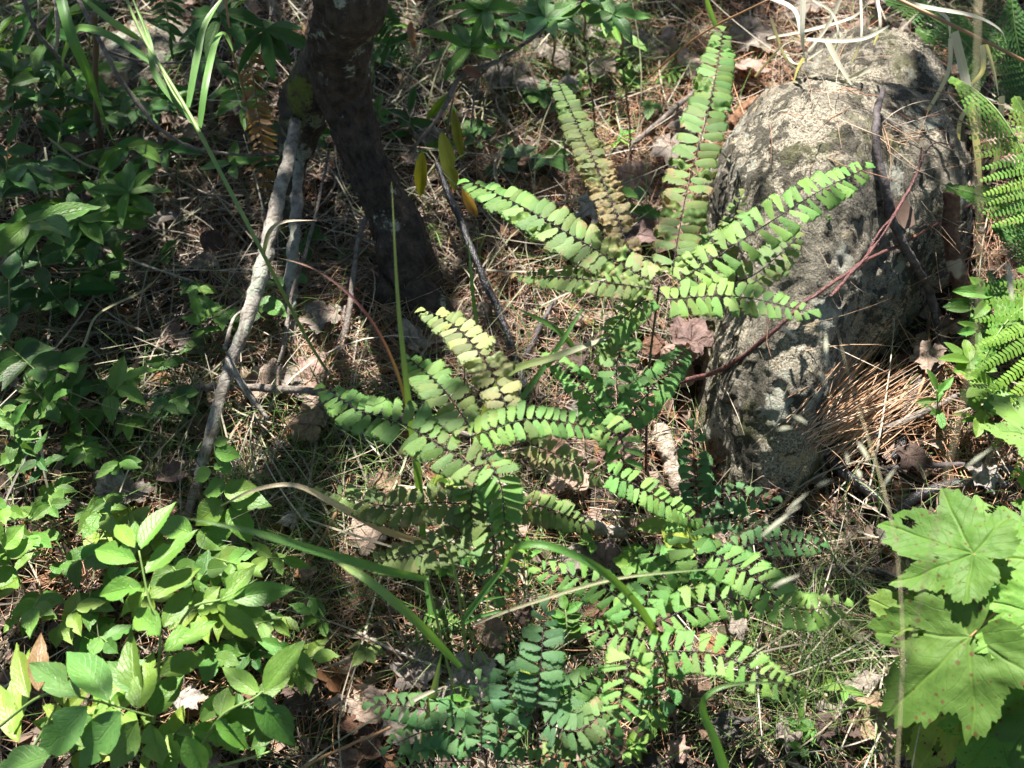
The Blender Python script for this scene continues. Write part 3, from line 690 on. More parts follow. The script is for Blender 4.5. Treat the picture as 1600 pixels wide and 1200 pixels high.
def maple(seed, na, nr, mat, crumple=0., wide=1., holes=(), notch=.0):
    r = random.Random(seed); off = [r.uniform(-.05, .05) for _ in range(40)]; sd = seed*1.37
    th = np.linspace(-180, 180, na, endpoint=False)
    rad = np.interp(np.abs(th), [a for a, _ in MK], [b for _, b in MK])
    rad = rad+np.array([off[int(abs(a)/9)+(20 if a > 0 else 0)-(1 if abs(a) > 179 else 0)] for a in th])*.5*(np.abs(th) < 150)
    saw = ((np.abs(th)*.21+.3*np.sin(th*.13+seed)) % 1); rad = rad*(1+.075*(saw-.5)*(np.abs(th) < 160)+.035*np.sin(th*.55+seed)*(np.abs(th) < 150))
    V = []; UV = []
    rs = (np.arange(nr+1)/nr)
    for q in rs:
        for a, rr in zip(th, rad):
            x = q*rr*math.cos(R(a)); y = q*rr*math.sin(R(a))*wide
            vd = min(abs(abs(a)-c) for c in (0, 45, 103))
            z = .05*min(vd/22, 1)*q*rr-.10*(q*rr)**2+.02*math.sin(x*9+sd)*math.cos(y*8+sd)
            if crumple:
                v = Vector((x*2.2+sd, y*2.2, sd)); z += crumple*(mnoise.noise(v)*.55+.28*mnoise.noise(v*2.7)+.10*mnoise.noise(v*6.3))
                cr = crumple*.30; x += cr*mnoise.noise(v*1.7+Vector((9, 0, 0))); y += cr*mnoise.noise(v*1.7+Vector((0, 9, 0)))
            V.append((x, y, z)); UV.append((a/180, q*rr))
    F = []
    for q in range(nr):
        for k in range(na):
            k2 = (k+1) % na
            if k == na-1: continue
            f = [q*na+k, (q+1)*na+k, (q+1)*na+k2, q*na+k2]
            cx = sum(V[g][0] for g in f)/4; cy = sum(V[g][1] for g in f)/4
            if any(((cx-h[0])/h[2])**2+((cy-h[1])/h[3])**2 < 1+.5*math.sin(6*math.atan2(cy-h[1], cx-h[0])+h[0]*20) for h in holes): continue
            F.append(f)
    return mesh('maple_leaf', V, F, mat, uv=UV)

# ------------------------------------------------------------------ leaf placing
def leaf_on(parent, L, base, tip, wpx_or_m, shapes, color, name='leaf', nh=None, roll=0.25, wm=None):
    base = Vector(base); tip = Vector(tip); d = tip-base; l = d.length
    nh = Vector(nh) if nh is not None else Vector((random.gauss(0, roll), random.gauss(-.12, roll), 1))
    w = wm if wm is not None else wpx_or_m
    M = frame(base-L, d, nh, l, w, l*.8)
    return add(name, random.choice(shapes), parent, M, color)
def jit(c, j=.12, br=None):
    k = 1+random.uniform(-j, j)
    return (c[0]*k*(1+random.uniform(-j, j)*.6), c[1]*k, c[2]*k*(1+random.uniform(-j, j)), c[3] if br is None and len(c) > 3 else (br or 0))

# ------------------------------------------------------------------ maidenhair ferns
GREEN = (.135, .30, .070); PALE = (.20, .35, .085); OLIVE = (.155, .225, .065); BLUE = (.07, .175, .068); CREAM = (.36, .36, .17)
def pinna(root, pts, hw, c0, c1, br=0.1, kind='oblong', tilt=(0, 0), dense=1., crisp=0., bs=None, size0=.75):
    """one branch of a frond: dark rachis with alternate leaflets; pts = (px, py, height)"""
    L = root.location
    P3 = [P(*q) for q in pts]; C = spline(P3, 40); seg = np.linalg.norm(np.diff(C, axis=0), axis=1); tot = seg.sum(); cum = np.concatenate([[0], np.cumsum(seg)])/tot
    r = add('pinna', tube_mesh('pinna_rachis', P3, [.0007, .0006, .0003], M_rachis, k=6, n=18, origin=L), root)
    scale = pxm(P3[len(P3)//2]); w0 = hw*scale*1.04
    step = w0*random.choice((.90, .97, 1.03))*(.38 if kind != 'wedge' else .46)/dense; nn = max(4, int(tot/step)); dn = 0
    nrm = Vector((tilt[0]*.6, tilt[1]*.6-.10, 1)).normalized()
    for sd in (0, 1):
        for q in range(nn):
            t = (q+.25+.5*sd)/nn
            if t > .985 or random.random() < .02: continue
            pos = Vector([np.interp(t, cum, C[:, a]) for a in range(3)]); p2 = Vector([np.interp(min(1, t+.03), cum, C[:, a]) for a in range(3)]); p1 = Vector([np.interp(max(0, t-.03), cum, C[:, a]) for a in range(3)])
            T = (p2-p1).normalized(); S = nrm.cross(T).normalized()*(1 if sd == 0 else -1)
            sz = float(np.interp(t, [0, .12, .4, .75, .93, 1], [size0, .95, 1., .86, .58, .42]))*random.uniform(.93, 1.06)
            f = math.radians(random.gauss(15, 7)+14*t)
            D = S*math.cos(f)+T*math.sin(f); D = (D+nrm*random.gauss(-.02, .10)).normalized()
            zn = (nrm+T*random.gauss(-.22, .24)+S*random.gauss(0, .16)).normalized()
            kk = kind if q > 0 or kind == 'fan' else 'fan'
            cm = tuple(c0[a]+(c1[a]-c0[a])*t for a in range(3))
            b = br if bs is None else float(np.interp(t, np.linspace(0, 1, len(bs)), bs)); b = max(0, b*.72+random.uniform(-.10, .10))
            cr = 1. if crisp and random.random() < (crisp if bs is None else b*1.1) else 0.
            sh = 1-.45*max(0, b-.35)*random.random(); M = frame(pos-L+nrm*random.uniform(-.0008, .0008), D, zn, w0*sz*sh*random.uniform(.92, 1.05), w0*sz*sh*random.uniform(.82, 1.12), w0*sz)
            add('pinnule', random.choice(PIN[(kk, sd, cr)]), r, M, jit(cm, .10)[:3]+(b,))
            dn += 1
    T = Vector(C[-1]-C[-3]).normalized(); M = frame(Vector(C[-1])-L-T*w0*.1, T, nrm, w0*.75, w0*.7, w0*.7)
    add('pinnule', random.choice(PIN[('fan', 0, 0.)]), r, M, jit(c1, .1)[:3]+((bs[-1] if bs else br),))
    return dn
def frond(label, base, hub, pinnae, extra=()):
    b = P(*base); root = tag(empty('maidenhair_fern', b), label, 'fern', 'maidenhair ferns')
    h = P(*hub); mid = (b+h)/2+Vector((random.uniform(-.01, .01), .012, .0))
    add('stipe', tube_mesh('stipe', [b-Vector((0, 0, .01)), mid, h], [.0018, .0015, .0011], M_rachis, k=7, origin=b), root)
    for e in extra: add('branch', tube_mesh('branch', [P(*q) for q in e], [.0012, .0009], M_rachis, k=6, origin=b), root)
    for a in pinnae: pinna(root, *a[:4], **(a[4] if len(a) > 4 else {}))
    return root
frond('tall maidenhair fern with browned lower leaflets, its fronds leaning over the left of the boulder', (1010, 738, 0), (1030, 445, .34), [
    ([(1025, 445, .34), (905, 375, .34), (815, 322, .33), (733, 283, .29)], 40, (.22, .29, .11), GREEN, dict(bs=[.55, .5, .2, .05], crisp=.3)),
    ([(985, 395, .34), (945, 290, .34), (905, 200, .32), (872, 128, .28)], 28, (.15, .13, .055), (.10, .19, .05), dict(bs=[.8, .65, .35, .2, .15], crisp=.8)),
    ([(1050, 425, .34), (1075, 290, .36), (1110, 160, .35), (1130, 48, .31)], 38, (.15, .22, .07), (.13, .26, .065), dict(bs=[.45, .5, .35, .2, .1], crisp=.25)),
    ([(1060, 440, .34), (1180, 362, .36), (1275, 302, .35), (1355, 262, .32)], 40, PALE, GREEN, dict(kind='wedge', bs=[.3, .12, .05, .05])),
    ([(1130, 450, .32), (1185, 425, .31), (1245, 372, .29)], 34, OLIVE, (.14, .22, .07), dict(bs=[.35, .4, .3])),
    ([(1040, 468, .33), (1150, 463, .35), (1262, 487, .33)], 34, PALE, (.15, .29, .08), dict(bs=[.3, .3, .35, .15])),
    ([(1020, 452, .34), (920, 437, .33), (812, 428, .28)], 29, OLIVE, (.12, .21, .06), dict(bs=[.45, .4, .3, .5], crisp=.3)),
    ([(1015, 460, .33), (965, 505, .30), (935, 555, .26)], 32, GREEN, OLIVE, dict(bs=[.3, .2, .1])),
    ([(1090, 440, .27), (1088, 385, .28), (1092, 330, .28)], 24, OLIVE, GREEN, dict(br=.25)),
])
frond('small olive maidenhair frond standing in the shade against the face of the boulder', (1135, 470, .05), (1128, 430, .12), [
    ([(1128, 425, .16), (1138, 365, .2), (1158, 308, .22)], 22, OLIVE, OLIVE, dict(br=.35))])
frond('middle maidenhair fern with pale sunlit fronds and dark stalks beside the tall grass blade', (772, 905, 0), (752, 715, .28), [
    ([(795, 645, .28), (762, 570, .28), (712, 510, .27), (664, 484, .24)], 35, (.34, .35, .17), (.28, .36, .14), dict(bs=[.45, .35, .15, .05], crisp=.15)),
    ([(735, 668, .28), (690, 605, .28), (640, 560, .25)], 38, (.19, .26, .09), GREEN, dict(bs=[.2, .25, .3, .1])),
    ([(752, 735, .28), (640, 668, .28), (560, 640, .27), (508, 605, .24)], 42, (.13, .21, .065), GREEN, dict(bs=[.35, .35, .3, .1])),
    ([(732, 683, .28), (830, 655, .30), (930, 668, .28)], 34, PALE, (.14, .30, .08), dict(br=.08)),
    ([(760, 715, .28), (783, 760, .27), (790, 840, .22)], 38, (.15, .26, .07), GREEN, dict(br=.2)),
    ([(820, 690, .27), (880, 715, .26), (948, 748, .23)], 32, (.22, .24, .10), OLIVE, dict(bs=[.6, .5, .4])),
], extra=[[(752, 715, .28), (795, 645, .28)], [(752, 715, .28), (820, 690, .27)]])
frond('dull olive maidenhair frond with browned leaflets spreading below the pale sunlit one', (785, 960, 0), (768, 795, .20), [
    ([(785, 795, .20), (690, 785, .20), (600, 790, .19), (505, 765, .16)], 36, (.12, .16, .055), OLIVE, dict(bs=[.4, .45, .4, .3])),
    ([(768, 790, .20), (840, 790, .20), (915, 818, .17)], 34, OLIVE, (.15, .24, .07), dict(bs=[.4, .45, .25])),
    ([(765, 805, .19), (680, 858, .18), (575, 880, .14)], 36, (.11, .16, .055), OLIVE, dict(bs=[.4, .4, .35])),
    ([(762, 805, .20), (775, 860, .19), (776, 925, .16)], 44, OLIVE, (.10, .21, .07), dict(bs=[.4, .3, .15])),
    ([(745, 735, .22), (735, 790, .21), (742, 830, .19)], 34, GREEN, OLIVE, dict(br=.3)),
])
frond('bright green maidenhair frond with a down-curled tip right of the pale middle fern', (1075, 850, 0), (950, 690, .25), [
    ([(935, 662, .25), (972, 690, .26), (973, 745, .23)], 35, PALE, GREEN, dict(kind='wedge', br=.03)),
    ([(948, 738, .25), (1000, 762, .25), (1085, 812, .22)], 30, GREEN, PALE, dict(br=.03)),
])
frond('shaded green maidenhair fern with wedge-shaped leaflets left of the red stem by the boulder', (990, 800, 0), (960, 650, .20), [
    ([(975, 660, .20), (1025, 600, .21), (1070, 548, .20)], 33, GREEN, (.08, .19, .055), dict(kind='fan', br=.05, dense=.8)),
    ([(948, 655, .19), (905, 595, .19), (858, 555, .16)], 27, GREEN, GREEN, dict(kind='fan', br=.05, dense=.85)),
    ([(965, 630, .19), (965, 560, .20), (985, 490, .19)], 36, (.08, .19, .055), OLIVE, dict(br=.15, dense=.9)),
    ([(950, 680, .18), (925, 640, .17), (935, 600, .16)], 26, GREEN, GREEN, dict(kind='fan', br=.05)),
    ([(960, 660, .17), (990, 640, .17), (985, 600, .17)], 28, GREEN, BLUE, dict(kind='fan', br=.05)),
])
frond('small dark green upright maidenhair frond at the front foot of the boulder', (1095, 865, 0), (1090, 795, .08), [
    ([(1090, 790, .08), (1085, 730, .13), (1083, 672, .17)], 29, (.07, .17, .06), (.075, .18, .06), dict(kind='fan', dense=.85)),
    ([(1090, 795, .08), (1140, 775, .11), (1205, 780, .12)], 26, (.07, .17, .06), (.075, .18, .06), dict(kind='fan', dense=.85)),
    ([(1100, 810, .08), (1150, 812, .10), (1195, 830, .11)], 24, (.07, .17, .06), (.075, .18, .06), dict(kind='fan', dense=.85)),
])
frond('large bright maidenhair fern at lower right whose fronds point right over dead grass', (1060, 1190, 0), (1030, 1005, .20), [
    ([(1000, 965, .20), (935, 912, .20), (845, 890, .18)], 36, GREEN, GREEN, dict(kind='wedge', br=.04)),
    ([(1010, 1000, .19), (968, 992, .19), (925, 982, .18)], 31, PALE, GREEN, dict(kind='wedge', br=.03)),
    ([(1020, 975, .20), (1110, 940, .21), (1215, 938, .19)], 34, GREEN, PALE, dict(kind='wedge', br=.03, dense=.85)),
    ([(1015, 1018, .20), (1120, 1022, .21), (1200, 1060, .20), (1250, 1082, .17)], 36, GREEN, PALE, dict(kind='wedge', br=.03, dense=.85)),
    ([(990, 1015, .20), (975, 1065, .20), (965, 1130, .17)], 40, PALE, (.14, .29, .08), dict(kind='wedge', br=.05)),
    ([(1000, 960, .19), (1022, 915, .19), (1060, 870, .17)], 32, GREEN, GREEN, dict(kind='fan', br=.1, dense=.8)),
    ([(1020, 1010, .16), (1040, 1060, .15), (1010, 1120, .12)], 34, GREEN, BLUE, dict(kind='fan', br=.1, dense=.8)),
])
frond('light green maidenhair fern in the sun below the boulder with a drooping forked tip', (1150, 1030, 0), (1095, 860, .21), [
    ([(1105, 860, .21), (1175, 900, .23), (1240, 950, .22), (1320, 945, .19)], 38, GREEN, PALE, dict(kind='wedge', br=.08)),
    ([(1095, 880, .22), (1085, 860, .22), (1070, 815, .21)], 44, GREEN, GREEN, dict(kind='wedge', br=.05)),
    ([(1090, 880, .19), (1050, 880, .18), (1010, 860, .16)], 32, GREEN, GREEN, dict(kind='fan', br=.1)),
    ([(1090, 890, .18), (1060, 925, .17), (1015, 925, .15)], 34, GREEN, PALE, dict(kind='fan', br=.1)),
    ([(1150, 858, .17), (1210, 845, .18), (1282, 852, .17)], 27, (.08, .19, .06), (.07, .18, .06), dict(kind='wedge', br=.05)),
], extra=[[(1105, 860, .21), (1150, 858, .17)]])
frond('blue-green maidenhair fern in shade at the bottom with one frond standing upright', (850, 1260, 0), (840, 1130, .14), [
    ([(838, 1110, .15), (845, 1030, .18), (852, 955, .19)], 40, BLUE, BLUE, dict(br=.25)),
    ([(848, 1130, .15), (905, 1140, .15), (975, 1085, .14)], 34, BLUE, OLIVE, dict(br=.35)),
    ([(835, 1120, .13), (800, 1090, .14), (788, 1040, .14)], 34, BLUE, BLUE, dict(br=.1, kind='fan')),
    ([(845, 1180, .12), (900, 1190, .12), (960, 1165, .11)], 34, OLIVE, BLUE, dict(br=.3)),
    ([(860, 1100, .12), (900, 1075, .13), (935, 1050, .12)], 30, BLUE, GREEN, dict(br=.1, kind='fan')),
])
frond('small-leaved green maidenhair fern in shade at the bottom edge left of the blue-green one', (745, 1260, 0), (752, 1180, .10), [
    ([(752, 1175, .11), (752, 1120, .13), (750, 1062, .14)], 27, BLUE, (.09, .21, .07), dict(kind='fan', dense=.8)),
    ([(740, 1165, .11), (680, 1140, .12), (610, 1165, .11)], 30, (.08, .20, .06), (.09, .21, .07), dict(kind='fan')),
    ([(735, 1190, .10), (680, 1190, .11), (620, 1200, .10)], 30, (.08, .20, .06), (.09, .21, .07), dict(kind='fan')),
    ([(730, 1150, .10), (665, 1110, .12), (585, 1100, .12)], 32, (.08, .20, .06), (.08, .19, .06), dict(kind='fan', dense=.8)),
    ([(760, 1170, .10), (800, 1130, .11), (812, 1085, .12)], 28, BLUE, GREEN, dict(kind='fan')),
    ([(770, 1190, .08), (820, 1195, .09), (870, 1185, .09)], 28, BLUE, GREEN, dict(kind='fan')),
])

# ------------------------------------------------------------------ the dark tree trunk and its dead limbs
tb = P(645, 470, 0)
T3 = [tb-Vector((-.01, .0, .05)), P(640, 430, .03), P(612, 340, .085), P(570, 245, .15), P(540, 150, .22), P(530, 50, .32), P(530, -60, .45)]
top = T3[-1]; T3 += [top+Vector((-.14, .10, .30)), top+Vector((-.50, .16, .85)), top+Vector((-.85, .22, 1.5)), top+Vector((-1.25, .3, 2.3))]
root = tag(empty('tree', tb), 'dark-barked tree whose crooked trunk rises out of the top of the picture', 'tree')
def knobby(name, pts, rad, mat, parent, L, k=40, n=150, seed=0, rough=.10, lump=.18, bark=.0022):
    return add(name, tube_mesh(name, pts, rad, mat, k=k, n=n, rough=rough, seed=seed, lump=lump, origin=L, bark=bark), parent)
knobby('trunk', T3, [.054, .034, .027, .025, .030, .033, .033, .032, .030, .026, .018], M_bark, root, tb, k=96, n=520, seed=3, rough=.06, lump=.16, bark=.0062)
# mossy left half of the fork
knobby('side_trunk', [P(512, 40, .31), P(494, 110, .235), P(480, 165, .17), P(464, 225, .11), P(452, 300, .05), P(440, 400, .0)], [.014, .022, .027, .028, .018, .012], M_barkl, root, tb, k=36, n=110, seed=8, rough=.22, lump=.3)
knobby('root', [tb+Vector((0, 0, .03)), P(700, 500, .012), P(735, 545, -.01)], [.026, .014, .007], M_bark, root, tb, k=16, n=30, seed=12)
knobby('root', [tb+Vector((-.02, 0, .03)), P(590, 470, .012), P(555, 510, -.01)], [.024, .012, .006], M_bark, root, tb, k=16, n=30, seed=14)
def stick(label, name, pts, rad, mat, cat='stick', k=9, rough=.10, surf=False, subs=(), seed=None, wob=.0012, n=None):
    seed = seed or abs(hash_s(label)) % 97
    Q = [PS(q[0], q[1], q[2]) if surf else P(*q) for q in pts]
    L = Q[len(Q)//2].copy(); rt = tag(empty(name, L), label, cat)
    add('shaft', tube_mesh('shaft', Q, rad, mat, k=k+4, n=n or max(24, len(Q)*14), rough=rough*1.5, seed=seed, lump=.22, origin=L, wob=wob*1.3), rt)
    for sp, sr in subs:
        S = [PS(q[0], q[1], q[2]) if surf else P(*q) for q in sp]
        add('side_twig', tube_mesh('side_twig', S, sr, mat, k=6, rough=rough, seed=seed+5, origin=L, wob=wob), rt)
    return rt
def hash_s(s_):
    h = 7
    for c in s_: h = (h*31+ord(c)) % 100003
    return h
stick('long grey dead branch propped from the fork of the trunk down to the left foreground', 'dead_branch',
      [(462, 190, .17), (445, 270, .15), (418, 380, .12), (385, 500, .09), (352, 600, .06), (318, 720, .03), (290, 820, .0)], [.007, .0085, .0085, .0078, .0078, .0066, .0045], M_grey, 'branch', k=18, rough=.16,
      subs=[([(358, 560, .075), (385, 610, .06), (420, 655, .04)], [.0042, .004, .0025]), ([(352, 545, .08), (365, 500, .085), (385, 480, .085)], [.003, .002, .001])])
stick('short grey split branch standing under the trunk fork right of the longer one', 'dead_branch',
      [(468, 240, .10), (462, 350, .07), (455, 460, .04), (455, 568, .0)], [.0065, .008, .0085, .006], M_grey, 'branch', k=16, rough=.2)
stick('thin grey dead twig rising from the litter beside the short split branch', 'dead_twig',
      [(408, 612, .0), (440, 560, .03), (455, 470, .05), (480, 380, .09), (515, 235, .14)], [.0026, .0026, .0024, .0022, .0016], M_twig, 'twig')
stick('crooked grey twig in the dark hollow left of the trunk foot', 'dead_twig',
      [(518, 590, .0), (545, 500, .03), (552, 440, .05), (562, 370, .08), (582, 312, .10)], [.0042, .0038, .0035, .0032, .004], M_twig, 'twig', subs=[([(548, 492, .03), (538, 500, .03), (540, 478, .035)], [.003, .0025, .0015])])
stick('long pale stick lying across the middle litter and bent at its left end', 'stick',
      [(175, 690, .0), (200, 640, .02), (260, 612, .035), (345, 605, .05), (430, 608, .05), (515, 618, .05), (620, 648, .05), (745, 682, .04)], [.003, .004, .0045, .0048, .0045, .004, .0042, .003], M_twig, k=10)
stick('black wet shiny stick leaning down from the trunk toward the middle fern', 'stick',
      [(682, 255, .09), (705, 310, .08), (740, 400, .06), (785, 500, .03), (822, 610, .01)], [.003, .0048, .0046, .005, .0045], M_black, k=12, rough=.08)
stick('dark stick standing against the top of the boulder with a pale broken end', 'stick',
      [(1373, 168, .030), (1362, 215, .022), (1372, 290, .018), (1390, 365, .02), (1415, 430, .03), (1445, 500, .04), (1462, 575, .02)], [.0034, .0046, .0046, .0054, .0048, .0050, .004], M_dstick, k=12, surf=True)
stick('thick dark curved root lying at the right foot of the boulder behind the needles', 'root',
      [(1462, 570, .01), (1445, 600, .018), (1422, 630, .018), (1410, 665, .012), (1398, 715, .012)], [.006, .009, .009, .008, .005], M_dstick, 'root', k=12, surf=True)
stick('long red-brown stem slanting across the boulder from the right edge of the lady fern', 'stem',
      [(1530, 348, .06), (1430, 385, .022), (1340, 425, .014), (1262, 478, .014), (1200, 535, .014), (1125, 592, .018), (1040, 655, .07), (975, 705, .04), (905, 750, .0)], [.0016, .0019, .0020, .0022, .0025, .0029, .0029, .0027, .002], M_red, k=9, surf=True)
stick('thin red twig with upturned forks in front of the dark stick on the boulder', 'twig',
      [(1290, 480, .02), (1345, 425, .03), (1385, 372, .04), (1418, 310, .04), (1425, 270, .04)], [.0018, .0022, .002, .0016, .001], M_red, 'twig', surf=True,
      subs=[([(1385, 372, .04), (1360, 395, .03), (1340, 440, .02)], [.0016, .0013, .001]), ([(1418, 310, .04), (1445, 262, .04), (1480, 255, .03)], [.0013, .001, .0006])])
stick('short brown log with peeling bark standing right of the boulder', 'log',
      [(1488, 300, .16), (1486, 350, .13), (1492, 400, .10), (1502, 460, .05), (1508, 500, .0)], [.009, .010, .0105, .0105, .009], M_brown, 'log', k=18, rough=.10)
stick('pale grey twig forking on the ground at the front right corner of the boulder', 'stick',
      [(1190, 782, .01), (1225, 745, .02), (1280, 712, .025), (1340, 690, .03), (1420, 655, .03), (1500, 615, .02)], [.004, .005, .0045, .004, .0045, .003], M_twig, k=10)
stick('charred black stick lying among needles in front of the boulder', 'stick',
      [(1285, 700, .02), (1320, 740, .02), (1360, 770, .018), (1395, 800, .01), (1405, 830, .0)], [.006, .0065, .006, .005, .003], M_black, k=12)
stick('black twig curving along the upper edge of the maple leaves', 'stick',
      [(1395, 800, .015), (1440, 770, .02), (1500, 755, .02), (1580, 760, .015)], [.005, .006, .0055, .004], M_black, k=12)
stick('reddish-brown straight twig lying over needles right of the boulder front', 'twig',
      [(1365, 732, .015), (1440, 728, .02), (1530, 728, .02), (1600, 735, .018)], [.0032, .0035, .0033, .003], M_dstick, 'twig')
stick('black forked twig half buried between the boulder and the maple leaves', 'stick',
      [(1395, 715, .01), (1412, 690, .015), (1402, 660, .012)], [.005, .0055, .004], M_black, k=10)
stick('pale decayed wood piece standing in the hollow left of the boulder foot', 'wood_piece',
      [(1030, 665, .04), (1040, 700, .035), (1055, 740, .02), (1060, 785, .0)], [.009, .010, .0095, .007], M_pale, 'wood', k=16, rough=.25)
stick('crumbly pale wood piece beside dead leaves below the middle fern', 'wood_piece',
      [(908, 818, .02), (940, 826, .022), (978, 835, .015)], [.006, .007, .006], M_pale, 'wood', k=14, rough=.25)
stick('thin brown twig arching over the litter from the trunk to the laurel at the top', 'twig',
      [(640, 240, .10), (690, 175, .14), (720, 120, .18), (768, 100, .20), (840, 55, .24), (920, -10, .29)], [.002, .003, .003, .003, .0028, .002], M_twig, 'twig', subs=[([(768, 100, .2), (745, 130, .17), (735, 200, .14)], [.0018, .0015, .001])])
stick('straight brown twig slanting on the ground between the two upright fern fronds', 'twig',
      [(955, 238, .02), (1000, 215, .03), (1060, 165, .04), (1110, 125, .05)], [.0035, .004, .0036, .0028], M_twig, 'twig')
stick('thin lichened twig crossing in front of the left grass blades near the top', 'twig',
      [(120, -10, .30), (165, 80, .27), (205, 145, .22), (255, 205, .18), (310, 232, .15), (395, 242, .12), (490, 233, .10)], [.003, .0028, .0026, .0024, .0022, .0018, .0012], M_twig, 'twig', subs=[([(165, 80, .27), (230, 97, .22), (360, 98, .18)], [.0018, .0014, .0008])])
stick('pale bare twig hanging upright near the top left corner', 'twig', [(88, -10, .35), (90, 40, .32), (88, 80, .28)], [.003, .0028, .0015], M_pale, 'twig')
stick('slanting grey twig reaching from the top left corner toward the small stone', 'twig', [(35, -10, .25), (60, 50, .2), (110, 115, .12), (160, 190, .04)], [.0028, .0028, .0026, .002], M_twig, 'twig')
stick('dark brown upright shrub stem in the shade at upper left', 'woody_shrub', [(148, 20, .32), (150, 120, .2), (155, 220, .06), (158, 260, .0)], [.0035, .004, .0045, .005], M_bstem, 'shrub')
stick('curved dark twig between the trunk foot and the pale ferny hollow', 'twig', [(655, 440, .03), (668, 470, .03), (650, 500, .02), (655, 530, .0)], [.002, .0022, .002, .0014], M_twig, 'twig')
stick('bluish twig lying on bare grass above the lobed maple leaves', 'twig', [(1270, 890, .015), (1330, 888, .02), (1400, 902, .015)], [.0035, .0038, .003], M_dstick, 'twig')
stick('thin pale stick pointing to the middle fern from the lower shaded litter', 'twig', [(560, 990, .03), (620, 1018, .05), (690, 1045, .04)], [.0016, .0018, .0012], M_pale, 'twig')
stick('thin tan stick lying in the shaded litter right of the lower left leaves', 'twig', [(522, 1040, .02), (560, 1065, .02), (598, 1088, .015)], [.0016, .0018, .0014], M_cane, 'twig')
stick('long pale straw stalk crossing the bottom left litter toward the bottom edge', 'twig', [(465, 1205, .03), (520, 1175, .03), (610, 1135, .05)], [.0016, .0018, .0014], M_cane, 'twig')
stick('thin brown stick running across the litter below the boulder top fern shade', 'twig', [(820, 560, .02), (850, 500, .03), (868, 470, .03)], [.003, .0035, .003], M_dstick, 'twig')
stick('small grey twig curving into the left edge below the bright whorl', 'twig', [(-5, 425, .06), (35, 418, .06), (60, 412, .06), (88, 392, .07)], [.003, .003, .0028, .002], M_twig, 'twig')
stick('orange-brown drooping cane hanging in front of the trunk at the top', 'cane', [(352, -5, .30), (360, 60, .26), (375, 120, .2), (398, 200, .1), (420, 250, .03)], [.0014, .0016, .0016, .0014, .001], M_cane, 'stem')
for k_ in range(34):
    px, py = random.uniform(60, 1560), random.uniform(20, 1180)
    if onrock(*[np.array([v_]) for v_ in P(px, py)[:2]])[0] or (px < 480 and py > 820): continue
    a = random.random()*3.14; l = random.uniform(50, 150); z = random.uniform(.012, .03)
    mt, nm_ = random.choice([(M_twig, 'grey'), (M_dstick, 'dark'), (M_pale, 'pale'), (M_cane, 'tan')])
    stick(uniq(random.choice(['thin %s twig', 'short %s twig', 'crooked %s twig']) % nm_+' on the litter', px, py), 'twig',
          [(px-l*math.cos(a), py-l*math.sin(a)*.7, z*.5), (px+random.uniform(-12, 12), py+random.uniform(-12, 12), z), (px+l*math.cos(a), py+l*math.sin(a)*.7, z*.6)],
          [random.uniform(.001, .002), random.uniform(.0016, .003), random.uniform(.0008, .0016)], mt, 'twig', k=7, wob=.002)

# ------------------------------------------------------------------ tall grass
def blade_me(P3, w, c0, c1, c2=None, n=34, face=None, fold=.28, origin=(0, 0, 0), twist=0., tip=.03, wp=None):
    C = spline(P3, n); T = np.gradient(C, axis=0); T /= np.linalg.norm(T, axis=1)[:, None]+1e-9
    f = np.array(face if face is not None else (0., -.5, .85)); t = np.linspace(0, 1, n)
    ww = w*(np.interp(t, [0, .08, .35, .7, 1], [.55, .8, 1, .75, tip]) if wp is None else np.interp(t, np.linspace(0, 1, len(wp)), wp))
    V = []; UV = []; CC = []
    for i in range(n):
        S = np.cross(T[i], f); S /= np.linalg.norm(S)+1e-9; Nn = np.cross(S, T[i])
        a = twist*t[i]; S2 = S*math.cos(a)+Nn*math.sin(a); N2 = np.cross(S2, T[i])
        for s_ in (-1, -.5, 0, .5, 1):
            V.append(C[i]+S2*ww[i]*.5*s_+N2*(abs(s_)*fold*ww[i]*.5)-np.array(origin)); UV.append((t[i]*len(P3), s_))
            cc = np.array(c0)*(1-t[i])+np.array(c1)*t[i] if c2 is None else (np.array(c0)+(np.array(c1)-np.array(c0))*min(1, t[i]*2) if t[i] < .5 else np.array(c1)+(np.array(c2)-np.array(c1))*(t[i]*2-1))
            CC.append(cc*(1+.0*s_))
    i, j = np.meshgrid(np.arange(n-1), np.arange(4), indexing='ij')
    F = np.stack([i*5+j, (i+1)*5+j, (i+1)*5+j+1, i*5+j+1], -1).reshape(-1, 4)
    return mesh('blade', V, F, M_blade, uv=UV, col=np.array(CC))
GB = (.11, .26, .06); GP = (.20, .34, .10); TAN = (.46, .40, .28); GW = (.55, .53, .46); PUR = (.22, .08, .10); OLV = (.17, .22, .07)
def blades(label, name, items, cat='grass', culms=(), group=None):
    L = P(*items[0][0][0]) if items else P(*culms[0][0][0]); L.z = float(G(L.x, L.y)); rt = tag(empty(name, L), label, cat, group)
    for pts, w, c0, c1, *rest in items:
        kw = rest[0] if rest else {}
        Q = [P(*q) for q in pts]; add('blade', blade_me(Q, w*.66*pxm(Q[len(Q)//2]), c0, c1, origin=L, **kw), rt)
    for pts, rad, mt in culms:
        Q = [P(*q) for q in pts]; add('culm', tube_mesh('culm', Q, rad, mt, k=8, origin=L, n=30), rt)
    return rt
